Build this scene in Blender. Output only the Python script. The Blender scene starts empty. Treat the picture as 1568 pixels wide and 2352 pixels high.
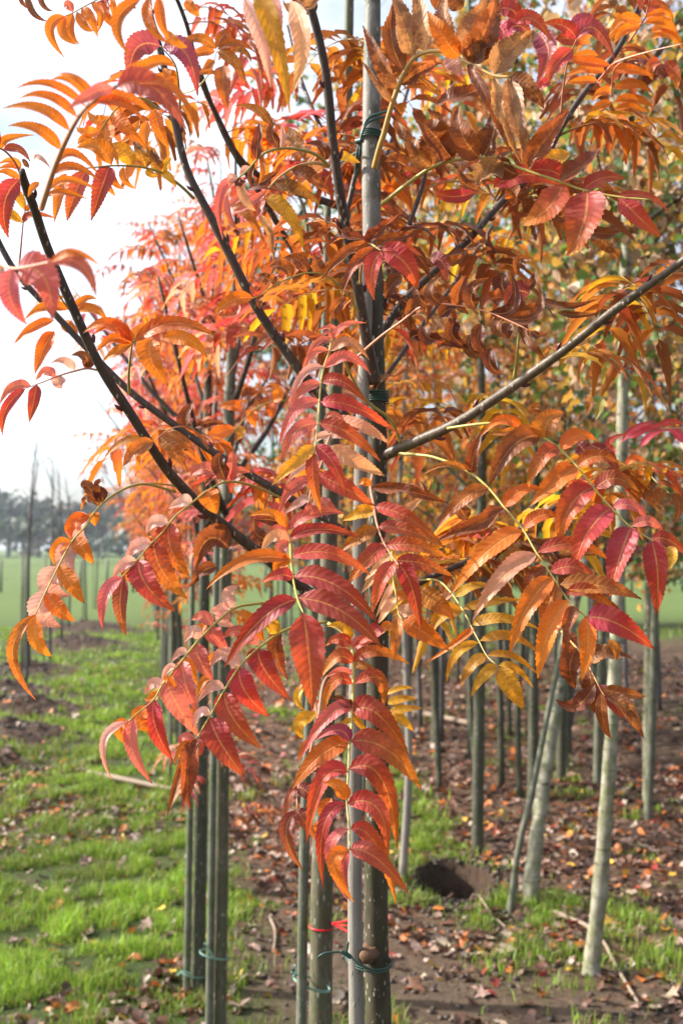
import bpy, math, random
import numpy as np
from mathutils import Vector, noise as mnoise
rnd = random.Random(7)
nr = np.random.RandomState(11)
scene = bpy.context.scene
R = math.radians
# ---------------------------------------------------------------- camera, light, exposure
CH = 1.6
PITCH = R(1.86)
cam_d = bpy.data.cameras.new('camera'); cam = bpy.data.objects.new('camera', cam_d)
scene.collection.objects.link(cam); scene.camera = cam
cam.location = (0, 0, CH); cam.rotation_euler = (R(90) + PITCH, 0, 0)
cam_d.sensor_fit = 'VERTICAL'; cam_d.sensor_height = 22.3; cam_d.sensor_width = 14.87; cam_d.lens = 24.0
cam_d.clip_start = 0.05; cam_d.clip_end = 2000
cam_d.dof.use_dof = True; cam_d.dof.focus_distance = 1.18; cam_d.dof.aperture_fstop = 5.2
SUN_EL, SUN_AZ = 33.0, 82.0       # azimuth measured from the view direction towards the left
world = bpy.data.worlds.new("World"); scene.world = world; world.use_nodes = True
wn = world.node_tree.nodes; wl = world.node_tree.links; wn.clear()
wo = wn.new('ShaderNodeOutputWorld'); bg = wn.new('ShaderNodeBackground'); sky = wn.new('ShaderNodeTexSky')
sky.sky_type = 'NISHITA'; sky.sun_disc = False; sky.sun_elevation = R(SUN_EL); sky.sun_rotation = R(-SUN_AZ)
sky.air_density = 1.0; sky.dust_density = 2.5; sky.ozone_density = 1.6
bg.inputs['Strength'].default_value = 0.10
# thin high cloud all over the sky
tc = wn.new('ShaderNodeTexCoord'); mp = wn.new('ShaderNodeMapping'); mp.inputs['Scale'].default_value = (1.0, 1.0, 2.6)
nz = wn.new('ShaderNodeTexNoise'); nz.inputs['Scale'].default_value = 2.3; nz.inputs['Detail'].default_value = 7; nz.inputs['Roughness'].default_value = .6
rp = wn.new('ShaderNodeMapRange'); rp.inputs[1].default_value = .36; rp.inputs[2].default_value = .66; rp.inputs[3].default_value = .12; rp.inputs[4].default_value = .72
mx = wn.new('ShaderNodeMix'); mx.data_type = 'RGBA'; mx.inputs['B'].default_value = (10.0, 10.5, 11.2, 1)
# thin cloud scatters forward: brighter towards the sun
dt = wn.new('ShaderNodeVectorMath'); dt.operation = 'DOT_PRODUCT'; dt.inputs[1].default_value = (-math.sin(R(SUN_AZ)) * math.cos(R(SUN_EL)), math.cos(R(SUN_AZ)) * math.cos(R(SUN_EL)), math.sin(R(SUN_EL)))
wl.new(tc.outputs['Generated'], dt.inputs[0])
d1 = wn.new('ShaderNodeMath'); d1.operation = 'MULTIPLY_ADD'; d1.inputs[1].default_value = .5; d1.inputs[2].default_value = .5; wl.new(dt.outputs['Value'], d1.inputs[0])
d2 = wn.new('ShaderNodeMath'); d2.operation = 'POWER'; d2.inputs[1].default_value = 3.0; wl.new(d1.outputs[0], d2.inputs[0])
d3 = wn.new('ShaderNodeMath'); d3.operation = 'MULTIPLY_ADD'; d3.inputs[1].default_value = 23.0; d3.inputs[2].default_value = 2.4; wl.new(d2.outputs[0], d3.inputs[0])
cc = wn.new('ShaderNodeVectorMath'); cc.operation = 'SCALE'; cc.inputs[0].default_value = (.95, 1.0, 1.06); wl.new(d3.outputs[0], cc.inputs['Scale']); wl.new(cc.outputs[0], mx.inputs['B'])
wl.new(tc.outputs['Generated'], mp.inputs['Vector']); wl.new(mp.outputs[0], nz.inputs['Vector']); wl.new(nz.outputs[0], rp.inputs[0])
wl.new(rp.outputs[0], mx.inputs['Factor']); wl.new(sky.outputs[0], mx.inputs['A']); wl.new(mx.outputs['Result'], bg.inputs['Color'])
wl.new(bg.outputs[0], wo.inputs['Surface'])
sun_d = bpy.data.lights.new('sun', 'SUN'); sun = bpy.data.objects.new('sun', sun_d); scene.collection.objects.link(sun)
sun_d.energy = 5.0; sun_d.angle = R(0.6); sun_d.color = (1.0, .93, .83)
sd = Vector((-math.sin(R(SUN_AZ)) * math.cos(R(SUN_EL)), math.cos(R(SUN_AZ)) * math.cos(R(SUN_EL)), math.sin(R(SUN_EL))))
sun.rotation_euler = sd.to_track_quat('Z', 'Y').to_euler(); sun.location = (-5, 3, 8)
scene.view_settings.view_transform = 'Standard'; scene.view_settings.look = 'None'
scene.view_settings.exposure = 1.05; scene.view_settings.gamma = 1
scene.view_settings.use_curve_mapping = False
scene.render.engine = 'CYCLES'
scene.cycles.max_bounces = 7; scene.cycles.transparent_max_bounces = 8; scene.cycles.transmission_bounces = 5
scene.cycles.diffuse_bounces = 4; scene.cycles.caustics_reflective = False; scene.cycles.caustics_refractive = False

# ---------------------------------------------------------------- helpers
FP = 2530.0
def P(x, y, d):                      # a point seen at (x, y) of a 1568 px wide view, d metres away
    c, s = math.cos(PITCH), math.sin(PITCH)
    a, b = (x - 784) / FP, (1176 - y) / FP
    return Vector((a * d, d * (c - b * s), CH + d * (s + b * c)))
FR = {'V': (0, 0, .91855), 'A': (640, 800, 3.136), 'B': (480, 1250, 3.136), 'C': (860, 1200, 4.703), 'D': (660, 1550, 3.484),
      'E': (660, 1900, 3.484), 'F': (0, 150, 3.136), 'G': (0, 0, 2.45), 'H': (540, 250, 3.136), 'I': (880, 0, 3.136),
      'J': (1000, 380, 2.45), 'K': (1000, 1000, 2.2178), 'L': (0, 1400, 2.45), 'M': (1300, 850, 3.8526), 'T1': (0, 0, 1.8233),
      'T2': (850, 0, 1.8296), 'T3': (0, 650, 1.8233), 'T4': (850, 650, 1.8296), 'T5': (0, 1250, 1.8233), 'T6': (850, 1250, 1.8296),
      'T7': (0, 1860, 1.8233), 'T8': (850, 1860, 1.8296)}
def D(f, x, y):
    a, b, k = FR[f]
    return (a + x / k) * .91855, (b + y / k) * .91855
def link(o, parent=None):
    scene.collection.objects.link(o)
    if parent is not None: o.parent = parent
    return o
def empty(name, loc, label, cat, group=None):
    o = bpy.data.objects.new(name, None); o.empty_display_size = .05; o.location = loc
    o['label'] = label; o['category'] = cat
    if group: o['group'] = group
    return link(o)
def tag(o, label, cat, group=None):
    o['label'] = label; o['category'] = cat
    if group: o['group'] = group
    return o
def mesh_np(name, V, F, mat, col=None, uv=None, smooth=True):
    """V (n,3), F list of arrays of faces with the same side count"""
    me = bpy.data.meshes.new(name)
    V = np.asarray(V, dtype=np.float32)
    if not isinstance(F, list): F = [F]
    F = [np.asarray(f, dtype=np.int32) for f in F if len(f)]
    li = np.concatenate([f.ravel() for f in F]); tot = np.concatenate([np.full(len(f), f.shape[1], dtype=np.int32) for f in F])
    st = np.concatenate([[0], np.cumsum(tot)[:-1]]).astype(np.int32)
    me.vertices.add(len(V)); me.vertices.foreach_set('co', V.ravel())
    me.loops.add(len(li)); me.loops.foreach_set('vertex_index', li)
    me.polygons.add(len(tot)); me.polygons.foreach_set('loop_start', st); me.polygons.foreach_set('loop_total', tot)
    if smooth: me.polygons.foreach_set('use_smooth', np.ones(len(tot), dtype=bool))
    if col is not None:
        a = me.color_attributes.new('col', 'FLOAT_COLOR', 'POINT'); a.data.foreach_set('color', np.asarray(col, dtype=np.float32).ravel())
    if uv is not None:
        u = me.uv_layers.new(name='UVMap'); u.data.foreach_set('uv', np.asarray(uv, dtype=np.float32)[li].ravel())
    me.update(calc_edges=True)
    if mat: me.materials.append(mat)
    return me
def obj(name, me, parent=None, loc=None):
    o = bpy.data.objects.new(name, me)
    if loc is not None: o.location = loc
    return link(o, parent)
def hash2(i, j, s):
    h = np.sin(i * 127.1 + j * 311.7 + s * 74.7) * 43758.5453
    return h - np.floor(h)
def vnoise(x, y, s=0):
    x = np.asarray(x, dtype=np.float64); y = np.asarray(y, dtype=np.float64)
    i = np.floor(x); j = np.floor(y); fx = x - i; fy = y - j
    fx = fx * fx * (3 - 2 * fx); fy = fy * fy * (3 - 2 * fy)
    a = hash2(i, j, s); b = hash2(i + 1, j, s); c = hash2(i, j + 1, s); d = hash2(i + 1, j + 1, s)
    return (a * (1 - fx) + b * fx) * (1 - fy) + (c * (1 - fx) + d * fx) * fy
def fbm(x, y, s=0, o=4):
    t = 0; a = .5; n = 0
    for k in range(o):
        t = t + a * vnoise(x * 2 ** k, y * 2 ** k, s + k * 3.3); n += a; a *= .5
    return t / n
def sst(a, b, x):
    t = np.clip((x - a) / (b - a), 0, 1); return t * t * (3 - 2 * t)
def catmull(pts, n):
    """smooth n points along a polyline of equal-length tuples"""
    p = np.array(pts, dtype=float)
    if len(p) == 2: return p[0] + (p[1] - p[0]) * np.linspace(0, 1, n)[:, None]
    q = np.vstack([2 * p[0] - p[1], p, 2 * p[-1] - p[-2]])
    seg = np.linalg.norm(np.diff(p[:, :3], axis=0), axis=1); cum = np.concatenate([[0], np.cumsum(seg)])
    out = []
    for s in np.linspace(0, cum[-1], n):
        k = min(max(int(np.searchsorted(cum, s, 'right')) - 1, 0), len(seg) - 1)
        t = (s - cum[k]) / max(seg[k], 1e-9)
        a, b, c, d = q[k], q[k + 1], q[k + 2], q[k + 3]
        out.append(.5 * ((2 * b) + (c - a) * t + (2 * a - 5 * b + 4 * c - d) * t * t + (3 * b - 3 * c + d - a) * t ** 3))
    return np.array(out)
def tube(pts, n=24, sides=10, bump=0.0, seed=0, knots=(), caps=True):
    """pts rows (x,y,z,r) -> V, F quads, (tip cap as fans)"""
    c = catmull(pts, n); pos = c[:, :3]; rad = c[:, 3]
    T = np.gradient(pos, axis=0); T /= np.linalg.norm(T, axis=1)[:, None] + 1e-12
    ref = np.array([0.3, -1.0, .12]); ref /= np.linalg.norm(ref)
    V = []
    L = np.concatenate([[0], np.cumsum(np.linalg.norm(np.diff(pos, axis=0), axis=1))])
    prev = None
    for k in range(n):
        t = T[k]
        s = np.cross(t, ref) if prev is None else prev - t * np.dot(prev, t)
        s /= np.linalg.norm(s) + 1e-12; prev = s
        b = np.cross(t, s)
        ang = np.linspace(0, 2 * math.pi, sides, endpoint=False)
        r = np.full(sides, rad[k])
        if bump: r = r * (1 + bump * (vnoise(ang * 1.2 + 9, np.full(sides, L[k] * 14), seed) - .5) + bump * .6 * (vnoise(np.full(sides, 3.3), np.full(sides, L[k] * 30), seed + 5) - .5))
        for kl, ka, kr, kw in knots:
            da = np.abs((ang - ka + math.pi) % (2 * math.pi) - math.pi)
            r = r + kr * np.exp(-((L[k] - kl) / kw) ** 2) * np.exp(-(da / .5) ** 2)
        V.append(pos[k] + np.cos(ang)[:, None] * s * r[:, None] + np.sin(ang)[:, None] * b * r[:, None])
    V = np.vstack(V)
    i = np.arange(n - 1)[:, None] * sides; j = np.arange(sides)[None, :]; j2 = (j + 1) % sides
    F = np.stack([i + j, i + j2, i + sides + j2, i + sides + j], -1).reshape(-1, 4)
    Fs = [F]
    if caps:
        V = np.vstack([V, pos[0], pos[-1]]); a = len(V) - 2
        jj = np.arange(sides); j2 = (jj + 1) % sides
        Fs.append(np.stack([np.full(sides, a), j2, jj], -1))
        Fs.append(np.stack([np.full(sides, a + 1), (n - 1) * sides + jj, (n - 1) * sides + j2], -1))
    return V, Fs
def join(parts):
    """parts of (V, [F..], col or None, uv or None)"""
    V = []; byn = {}; off = 0; C = []; U = []
    for p in parts:
        v = np.asarray(p[0]); V.append(v)
        fs = p[1] if isinstance(p[1], list) else [p[1]]
        for f in fs:
            f = np.asarray(f)
            if len(f): byn.setdefault(f.shape[1], []).append(f + off)
        if len(p) > 2 and p[2] is not None: C.append(p[2])
        if len(p) > 3 and p[3] is not None: U.append(p[3])
        off += len(v)
    return np.vstack(V), [np.vstack(f) for f in byn.values()], (np.vstack(C) if C else None), (np.vstack(U) if U else None)

# ---------------------------------------------------------------- materials
def new_mat(name):
    m = bpy.data.materials.new(name); m.use_nodes = True
    nt = m.node_tree; nt.nodes.clear()
    return m, nt
class NT:
    def __init__(s, nt): s.n = nt.nodes; s.l = nt.links
    def node(s, t, **k):
        n = s.n.new('ShaderNode' + t)
        for a, v in k.items(): setattr(n, a, v)
        return n
    def put(s, sock, v):
        if isinstance(v, bpy.types.NodeSocket): s.l.new(v, sock)
        elif isinstance(v, (tuple, list)): sock.default_value = tuple(v) + ((1,) if len(v) == 3 and sock.type == 'RGBA' else ())
        else: sock.default_value = v
    def m(s, op, a, b=0.0, c=0.0, clamp=False):
        n = s.node('Math', operation=op, use_clamp=clamp)
        s.put(n.inputs[0], a); s.put(n.inputs[1], b)
        if op in ('MULTIPLY_ADD', 'SMOOTH_MIN'): s.put(n.inputs[2], c)
        return n.outputs[0]
    def mix(s, f, a, b, blend='MIX'):
        n = s.node('Mix', data_type='RGBA', blend_type=blend)
        s.put(n.inputs['Factor'], f); s.put(n.inputs['A'], a); s.put(n.inputs['B'], b)
        return n.outputs['Result']
    def rng(s, v, a, b, c=0.0, d=1.0, smooth=False):
        n = s.node('MapRange', interpolation_type='SMOOTHSTEP' if smooth else 'LINEAR')
        s.put(n.inputs[0], v)
        for i, q in enumerate((a, b, c, d)): s.put(n.inputs[i + 1], q)
        return n.outputs[0]
    def noise(s, vec, sc, det=3, rough=.55, dist=0):
        n = s.node('TexNoise'); s.put(n.inputs['Vector'], vec); n.inputs['Scale'].default_value = sc
        n.inputs['Detail'].default_value = det; n.inputs['Roughness'].default_value = rough; n.inputs['Distortion'].default_value = dist
        return n.outputs[0]
    def vscale(s, vec, sc):
        n = s.node('Mapping'); s.put(n.inputs['Vector'], vec); n.inputs['Scale'].default_value = sc
        return n.outputs[0]
    def bump(s, h, strength, dist):
        n = s.node('Bump'); n.inputs['Strength'].default_value = strength; n.inputs['Distance'].default_value = dist
        s.put(n.inputs['Height'], h); return n.outputs[0]
    def principled(s, col, rough, normal=None, spec=.5):
        n = s.node('BsdfPrincipled'); s.put(n.inputs['Base Color'], col); s.put(n.inputs['Roughness'], rough)
        n.inputs['Specular IOR Level'].default_value = spec
        if normal is not None: s.put(n.inputs['Normal'], normal)
        return n.outputs[0]
    def out(s, sh):
        o = s.node('OutputMaterial'); s.l.new(sh, o.inputs['Surface'])

def leaf_material(name, trans=.44, rough=.45, veins=True, ribs=13.0, sc=1.0, spec=.38, spots=True):
    m, nt = new_mat(name); N = NT(nt)
    at = N.node('Attribute', attribute_name='col'); oi = N.node('ObjectInfo'); geo = N.node('NewGeometry'); tc = N.node('TexCoord')
    C = at.outputs['Color']; dry = at.outputs['Alpha']
    n1 = N.noise(tc.outputs['Object'], 55 * sc, 3); n2 = N.noise(tc.outputs['Object'], 300 * sc, 4, .65)
    hsv = N.node('HueSaturation')
    N.put(hsv.inputs['Hue'], N.rng(oi.outputs['Random'], 0, 1, .492, .512)); hsv.inputs['Saturation'].default_value = 1.0
    N.put(hsv.inputs['Value'], N.rng(n1, .3, .7, .82, 1.16)); N.put(hsv.inputs['Color'], C)
    c = hsv.outputs[0]
    c = N.mix(N.rng(n1, .55, .8, 0, .35), c, (.66, .20, .03))
    nrm = None
    if veins:
        sep = N.node('SeparateXYZ'); N.put(sep.inputs[0], tc.outputs['UV'])
        au = N.m('MULTIPLY', N.m('ABSOLUTE', N.m('SUBTRACT', sep.outputs[0], .5)), 2.0)
        ph = N.m('SUBTRACT', N.m('MULTIPLY', sep.outputs[1], ribs), N.m('MULTIPLY', au, 1.25))
        ph = N.m('ADD', ph, N.m('MULTIPLY', n1, .5))
        wv = N.m('SINE', N.m('MULTIPLY', ph, 6.283))
        vein = N.rng(wv, .72, .98, 0, 1)
        mid = N.rng(au, .035, .10, 1, 0)
        c = N.mix(N.m('MULTIPLY', vein, .07), c, (.80, .38, .10))
        c = N.mix(N.m('MULTIPLY', mid, .55), c, (.78, .40, .11))
        h = N.m('ADD', N.m('MULTIPLY', wv, .28), N.m('MULTIPLY', mid, -1.0)); h = N.m('ADD', h, N.m('MULTIPLY', n2, .35))
        nrm = N.bump(h, .42, .0007)
    if spots:
        sp = N.rng(N.m('ADD', n1, N.m('MULTIPLY', n2, .45)), .62, .78, 0, 1)
        c = N.mix(N.m('MULTIPLY', sp, dry), c, (.07, .018, .008))
        sp2 = N.rng(n2, .70, .76, 0, .55); c = N.mix(sp2, c, (.12, .03, .015))
    under = N.mix(.45, c, (.72, .27, .07))
    cb = N.mix(geo.outputs['Backfacing'], c, under)
    pr = N.principled(cb, rough, nrm, spec)
    pr.node.inputs['Sheen Weight'].default_value = .22; pr.node.inputs['Sheen Roughness'].default_value = .5
    tr = N.node('BsdfTranslucent'); N.put(tr.inputs['Color'], N.mix(N.rng(geo.outputs['Backfacing'], 0, 1, .07, .5), N.mix(1.0, c, (1.5, 1.2, 1.0), 'MULTIPLY'), (.95, .27, .02)) if spots else c)
    if nrm is not None: N.put(tr.inputs['Normal'], nrm)
    ms = N.node('MixShader'); ms.inputs[0].default_value = trans; N.l.new(pr, ms.inputs[1]); N.l.new(tr.outputs[0], ms.inputs[2])
    N.out(ms.outputs[0]); return m
M = {}
M['leaf'] = leaf_material('hero_leaf')
M['leaf_far'] = leaf_material('tree_leaf', veins=False, trans=.45, rough=.5, spots=False)
M['green_leaf'] = leaf_material('small_leaf', veins=False, trans=.4, rough=.5, spots=False)
def simple_leaf(name, trans):
    m, nt = new_mat(name); N = NT(nt)
    at = N.node('Attribute', attribute_name='col')
    pr = N.principled(at.outputs['Color'], .5); tr = N.node('BsdfTranslucent'); N.put(tr.inputs['Color'], at.outputs['Color'])
    ms = N.node('MixShader'); ms.inputs[0].default_value = trans; N.l.new(pr, ms.inputs[1]); N.l.new(tr.outputs[0], ms.inputs[2]); N.out(ms.outputs[0]); return m
M['grass'] = simple_leaf('grass_blade', .4); M['litter'] = simple_leaf('fallen_leaf', .15); M['birch_leaf'] = simple_leaf('birch_leaf', .45)

def bark(name, base, alt, spot, spot_amt, grain=30, grey=None, rough=.6, moss=None, bands=False, stretch=(1, 1, .25), spot_scale=(1, 1, .35), sf=150):
    m, nt = new_mat(name); N = NT(nt); tc = N.node('TexCoord'); o = tc.outputs['Object']
    n1 = N.noise(N.vscale(o, stretch), grain * 4, 5, .6); n2 = N.noise(o, 9, 3); n3 = N.noise(o, 420, 3)
    c = N.mix(N.rng(n1, .35, .65), base, alt)
    c = N.mix(N.rng(n2, .4, .65, 0, .5), c, tuple(q * .62 for q in base))
    if grey:
        sz = N.node('SeparateXYZ'); N.put(sz.inputs[0], o); c = N.mix(N.rng(sz.outputs[2], grey[0], grey[1], 0, .9), c, N.mix(N.rng(n1, .35, .65), (.17, .15, .13), (.27, .25, .22)))
    if moss: c = N.mix(N.rng(N.noise(o, 26, 4), .47, .62, 0, .8), c, moss)
    if bands:
        b = N.noise(N.vscale(o, (3, 3, 60)), 1.0, 3, .6); c = N.mix(N.m('MULTIPLY', N.rng(b, .55, .60, 0, .9), N.rng(N.noise(o, 38, 2), .46, .56)), c, (.05, .04, .03))
    v = N.node('TexVoronoi'); N.put(v.inputs['Vector'], N.vscale(o, spot_scale)); v.inputs['Scale'].default_value = sf; v.inputs['Randomness'].default_value = 1
    dsp = N.m('MULTIPLY', N.rng(v.outputs['Distance'], .16, .27, 1, 0), N.rng(N.noise(o, 60, 2), .45, .55))
    c = N.mix(N.m('MULTIPLY', dsp, spot_amt), c, spot)
    c = N.mix(N.rng(n3, .3, .7, 0, .25), c, tuple(q * .5 for q in base))
    h = N.m('ADD', N.m('MULTIPLY', n1, .7), N.m('ADD', N.m('MULTIPLY', dsp, .8), N.m('MULTIPLY', n3, .35)))
    N.out(N.principled(c, rough, N.bump(h, .6, .0016), .35)); return m
M['trunk'] = bark('rowan_bark', (.052, .043, .026), (.095, .08, .05), (.55, .50, .40), .85, sf=185, moss=(.055, .058, .022), grey=(1.97, 2.12))
M['trunk_grey'] = bark('grey_bark', (.25, .225, .19), (.36, .33, .29), (.6, .57, .5), .6, sf=130)
M['branch'] = bark('branch_bark', (.050, .030, .024), (.10, .068, .05), (.55, .45, .33), .7, rough=.42, sf=170)
M['branch_olive'] = bark('olive_branch_bark', (.095, .068, .045), (.17, .13, .085), (.55, .45, .33), .8, rough=.45, sf=150)
M['stake'] = bark('weathered_stake', (.21, .185, .155), (.33, .30, .26), (.08, .065, .05), .25, grain=60, stretch=(1, 1, .04), rough=.75)
M['stake_green'] = bark('mossy_stake', (.11, .115, .08), (.21, .21, .16), (.5, .5, .4), .3, grain=50, stretch=(1, 1, .05), moss=(.07, .095, .035))
M['sapling'] = bark('sapling_bark', (.062, .062, .04), (.115, .112, .075), (.5, .48, .4), .6, moss=(.05, .065, .028), sf=90)
M['sapling_light'] = bark('light_sapling_bark', (.095, .085, .05), (.20, .175, .12), (.55, .52, .44), .6, moss=(.085, .10, .045), sf=90)
M['birch'] = bark('birch_bark', (.19, .18, .115), (.44, .42, .32), (.10, .085, .06), .6, grain=7, moss=(.16, .175, .07), bands=True, rough=.65, stretch=(1, 1, .6))
M['farbark'] = bark('far_bark', (.09, .085, .085), (.13, .12, .12), (.3, .3, .3), .2)
def plain(name, col, rough=.5, vary=.25, sc=120, bumpd=.0006):
    m, nt = new_mat(name); N = NT(nt); tc = N.node('TexCoord'); n = N.noise(tc.outputs['Object'], sc, 4)
    c = N.mix(N.rng(n, .3, .7, 0, vary), col, tuple(q * .45 for q in col))
    N.out(N.principled(c, rough, N.bump(n, .4, bumpd))); return m
M['rachis_g'] = plain('green_leafstalk', (.42, .34, .07), .4)
M['rachis_p'] = plain('pink_leafstalk', (.66, .27, .16), .4)
M['rachis_t'] = plain('tan_leafstalk', (.60, .36, .12), .4)
M['bud'] = plain('dark_red_bud', (.12, .012, .016), .35)
M['wire'] = plain('green_wire', (.028, .075, .058), .45)
M['wire_pale'] = plain('pale_green_wire', (.16, .30, .24), .5)
M['redtie'] = plain('red_plastic_tie', (.55, .012, .02), .4)
M['twig'] = plain('dead_twig', (.28, .21, .15), .8)
M['knot'] = plain('knot_wood', (.20, .10, .05), .8, .8, 260, .003)
# ---------------------------------------------------------------- ground
HX, HY = P(1045, 2022, 1)[0], 0
def ground_at(px, py):               # ground position seen at a pixel of the 1568-wide view
    v = P(px, py, 1) - Vector((0, 0, CH)); k = -CH / v.z
    return v.x * k, v.y * k
hole = ground_at(1045, 2020)
mounds = [(-3.05, 10.5, .66, .20), (-2.75, 9.2, .55, .16), (-3.75, 11.9, .7, .16), (-4.1, 14.2, .6, .12), (-4.2, 17.6, .9, .20), (-2.72, 8.2, .42, .10), (-4.9, 21, 1.2, .2),
          (3.4, 8.6, 1.1, .16), (4.4, 10.5, 1.4, .22)]
def row_a(y): return .30 - .18 * y
def hfun(x, y):
    h = .05 * (fbm(x * .9, y * .9, 1) - .5) + .030 * (fbm(x * 5, y * 5, 2) - .5)
    fade = np.exp(-np.maximum(np.asarray(y) - 14, 0) / 10)
    h = h * fade
    for mx_, my_, r, a in mounds:
        d2 = ((x - mx_) / r) ** 2 + ((y - my_) / r) ** 2
        h = h + a * np.exp(-d2 * 1.6) * (.55 + .9 * fbm(x * 6, y * 6, 4)) + .10 * np.exp(-d2) * (fbm(x * 14, y * 14, 6, 3) - .5)
    u = (x - hole[0]); v = (y - hole[1])
    rr = np.sqrt((u / .17) ** 2 + (v / .27) ** 2) + .30 * (fbm(x * 14, y * 14, 8) - .5)
    h = h - .55 * (1 - sst(.86, 1.04, rr))
    return h
def H(x, y): return float(hfun(np.array([x]), np.array([y]))[0])
def zones(x, y):
    """grass weight, litter weight, bare dug soil weight"""
    w = fbm(x * .8, y * .8, 21) - .5; w2 = fbm(x * 3.2, y * 3.2, 23)
    dA = x - row_a(y)                                        # >0 right of the rowan row
    left = 1 - sst(-.10, .30, dA + w * .5)
    g = left * sst(.22, .36, w2 + .20 * w + .03)
    # right: litter and soil, with a few grassy strips
    strip = np.exp(-((x - (.95 - .085 * y)) / .16) ** 2) * sst(5.1, 5.6, y) * (1 - sst(7.5, 9, y))
    tuft = np.exp(-(((x - .70) / .17) ** 2 + ((y - 4.75) / .42) ** 2))
    strip2 = np.exp(-((x - (.98 + .07 * (y - 4.2))) / .22) ** 2) * .75
    right = (1 - left)
    g = g + right * np.clip(strip * 1.3 + tuft * .9 + .35 * strip2 * sst(.50, .62, w2) + .35 * sst(.60, .70, w2) * (x < 3.5), 0, 1)
    far = sst(17, 25, y + np.maximum(0, -x - 2) * 1.2 + 9 * (fbm(x * .5, y * .35, 55) - .5))
    g = g * (1 - far) + far
    lit = right * (1 - far) * sst(4.2, 5.6, y + x * .9) + .25 * left
    soil = 0
    for mx_, my_, r, a in mounds:
        soil = np.maximum(soil, np.exp(-(((x - mx_) / r) ** 2 + ((y - my_) / r) ** 2) ** 1.5 * 1.2))
    soil = np.clip(soil * (.5 + w2) * 1.5, 0, 1)
    u = (x - hole[0]); v = (y - hole[1]); rr = np.sqrt((u / .19) ** 2 + ((v + .05) / .33) ** 2)
    hs = (1 - sst(1.0, 1.25, rr)) * (1 - .0 * u); soil = np.maximum(soil, hs)
    g = np.clip(g * (1 - soil), 0, 1); lit = np.clip(lit * (1 - soil), 0, 1)
    return g, lit, soil
def axis(segs):
    out = []
    for a, b, s in segs: out.append(np.arange(a, b, s))
    return np.concatenate(out)
gy = np.concatenate([axis([(-6, 2.8, .4), (2.8, 8, .028), (8, 14, .06), (14, 24, .2)]), 24 * 1.12 ** np.arange(0, 34)])
xr = axis([(0, 3.0, .03), (3.0, 6, .09), (6, 12, .4)]); xr = np.concatenate([xr, 12 * 1.15 ** np.arange(0, 28)])
gx = np.concatenate([-xr[:0:-1], xr])
X, Y = np.meshgrid(gx, gy); nx, ny = len(gx), len(gy)
Z = hfun(X.ravel(), Y.ravel())
gw, lw, sw = zones(X.ravel(), Y.ravel())
i = np.arange(ny - 1)[:, None] * nx; j = np.arange(nx - 1)[None, :]
GF = np.stack([i + j, i + j + 1, i + nx + j + 1, i + nx + j], -1).reshape(-1, 4)
m, nt = new_mat('orchard_ground'); N = NT(nt); M['ground'] = m
at = N.node('Attribute', attribute_name='col'); sep = N.node('SeparateColor'); N.put(sep.inputs[0], at.outputs['Color']); tc = N.node('TexCoord'); o = tc.outputs['Object']
n1 = N.noise(o, 3.1, 5); n2 = N.noise(o, 24, 5, .65); n3 = N.noise(o, 130, 4, .7)
soil = N.mix(N.rng(n2, .35, .65), (.072, .048, .031), (.15, .108, .074)); soil = N.mix(N.rng(n3, .35, .7, 0, .6), soil, (.055, .036, .024))
grass = N.mix(N.rng(n2, .35, .65), (.028, .042, .012), (.055, .085, .02)); grass = N.mix(N.rng(n1, .4, .7, 0, .5), grass, (.085, .10, .03))
field = N.mix(N.rng(n1, .3, .7), (.075, .125, .028), (.125, .165, .045))
vor = N.node('TexVoronoi'); N.put(vor.inputs['Vector'], o); vor.inputs['Scale'].default_value = 26
ramp = N.node('ValToRGB')
sv = N.node('SeparateColor'); N.put(sv.inputs[0], vor.outputs['Color']); N.put(ramp.inputs[0], sv.outputs[0])
cr = ramp.color_ramp; cr.elements[0].color = (.05, .028, .018, 1); cr.elements[1].color = (.30, .21, .15, 1)
for p_, c_ in ((.3, (.10, .06, .04, 1)), (.55, (.15, .085, .05, 1)), (.75, (.20, .10, .055, 1))):
    e = cr.elements.new(p_); e.color = c_
lit = N.mix(N.rng(n3, .35, .65, 0, .7), ramp.outputs[0], (.045, .03, .02))
c = N.mix(N.m('MULTIPLY', sep.outputs[1], .75), soil, lit)
gfac = N.m('MULTIPLY', sep.outputs[0], N.rng(n2, .3, .5, .55, 1))
c = N.mix(gfac, c, grass); c = N.mix(at.outputs['Alpha'], c, field)
dug = N.mix(N.rng(n2, .3, .7), (.042, .027, .019), (.095, .062, .042)); c = N.mix(sep.outputs[2], c, dug)
hh = N.m('ADD', n2, N.m('MULTIPLY', n3, .5))
N.out(N.principled(c, .95, N.bump(hh, .8, .02), .2))
fieldw = sst(16, 30, np.hypot(X.ravel() * .6, Y.ravel()))
me = mesh_np('ground', np.stack([X.ravel(), Y.ravel(), Z], -1), GF, M['ground'], np.stack([gw, lw, sw, fieldw], -1))
ground = obj('ground', me); ground['kind'] = 'structure'

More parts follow.
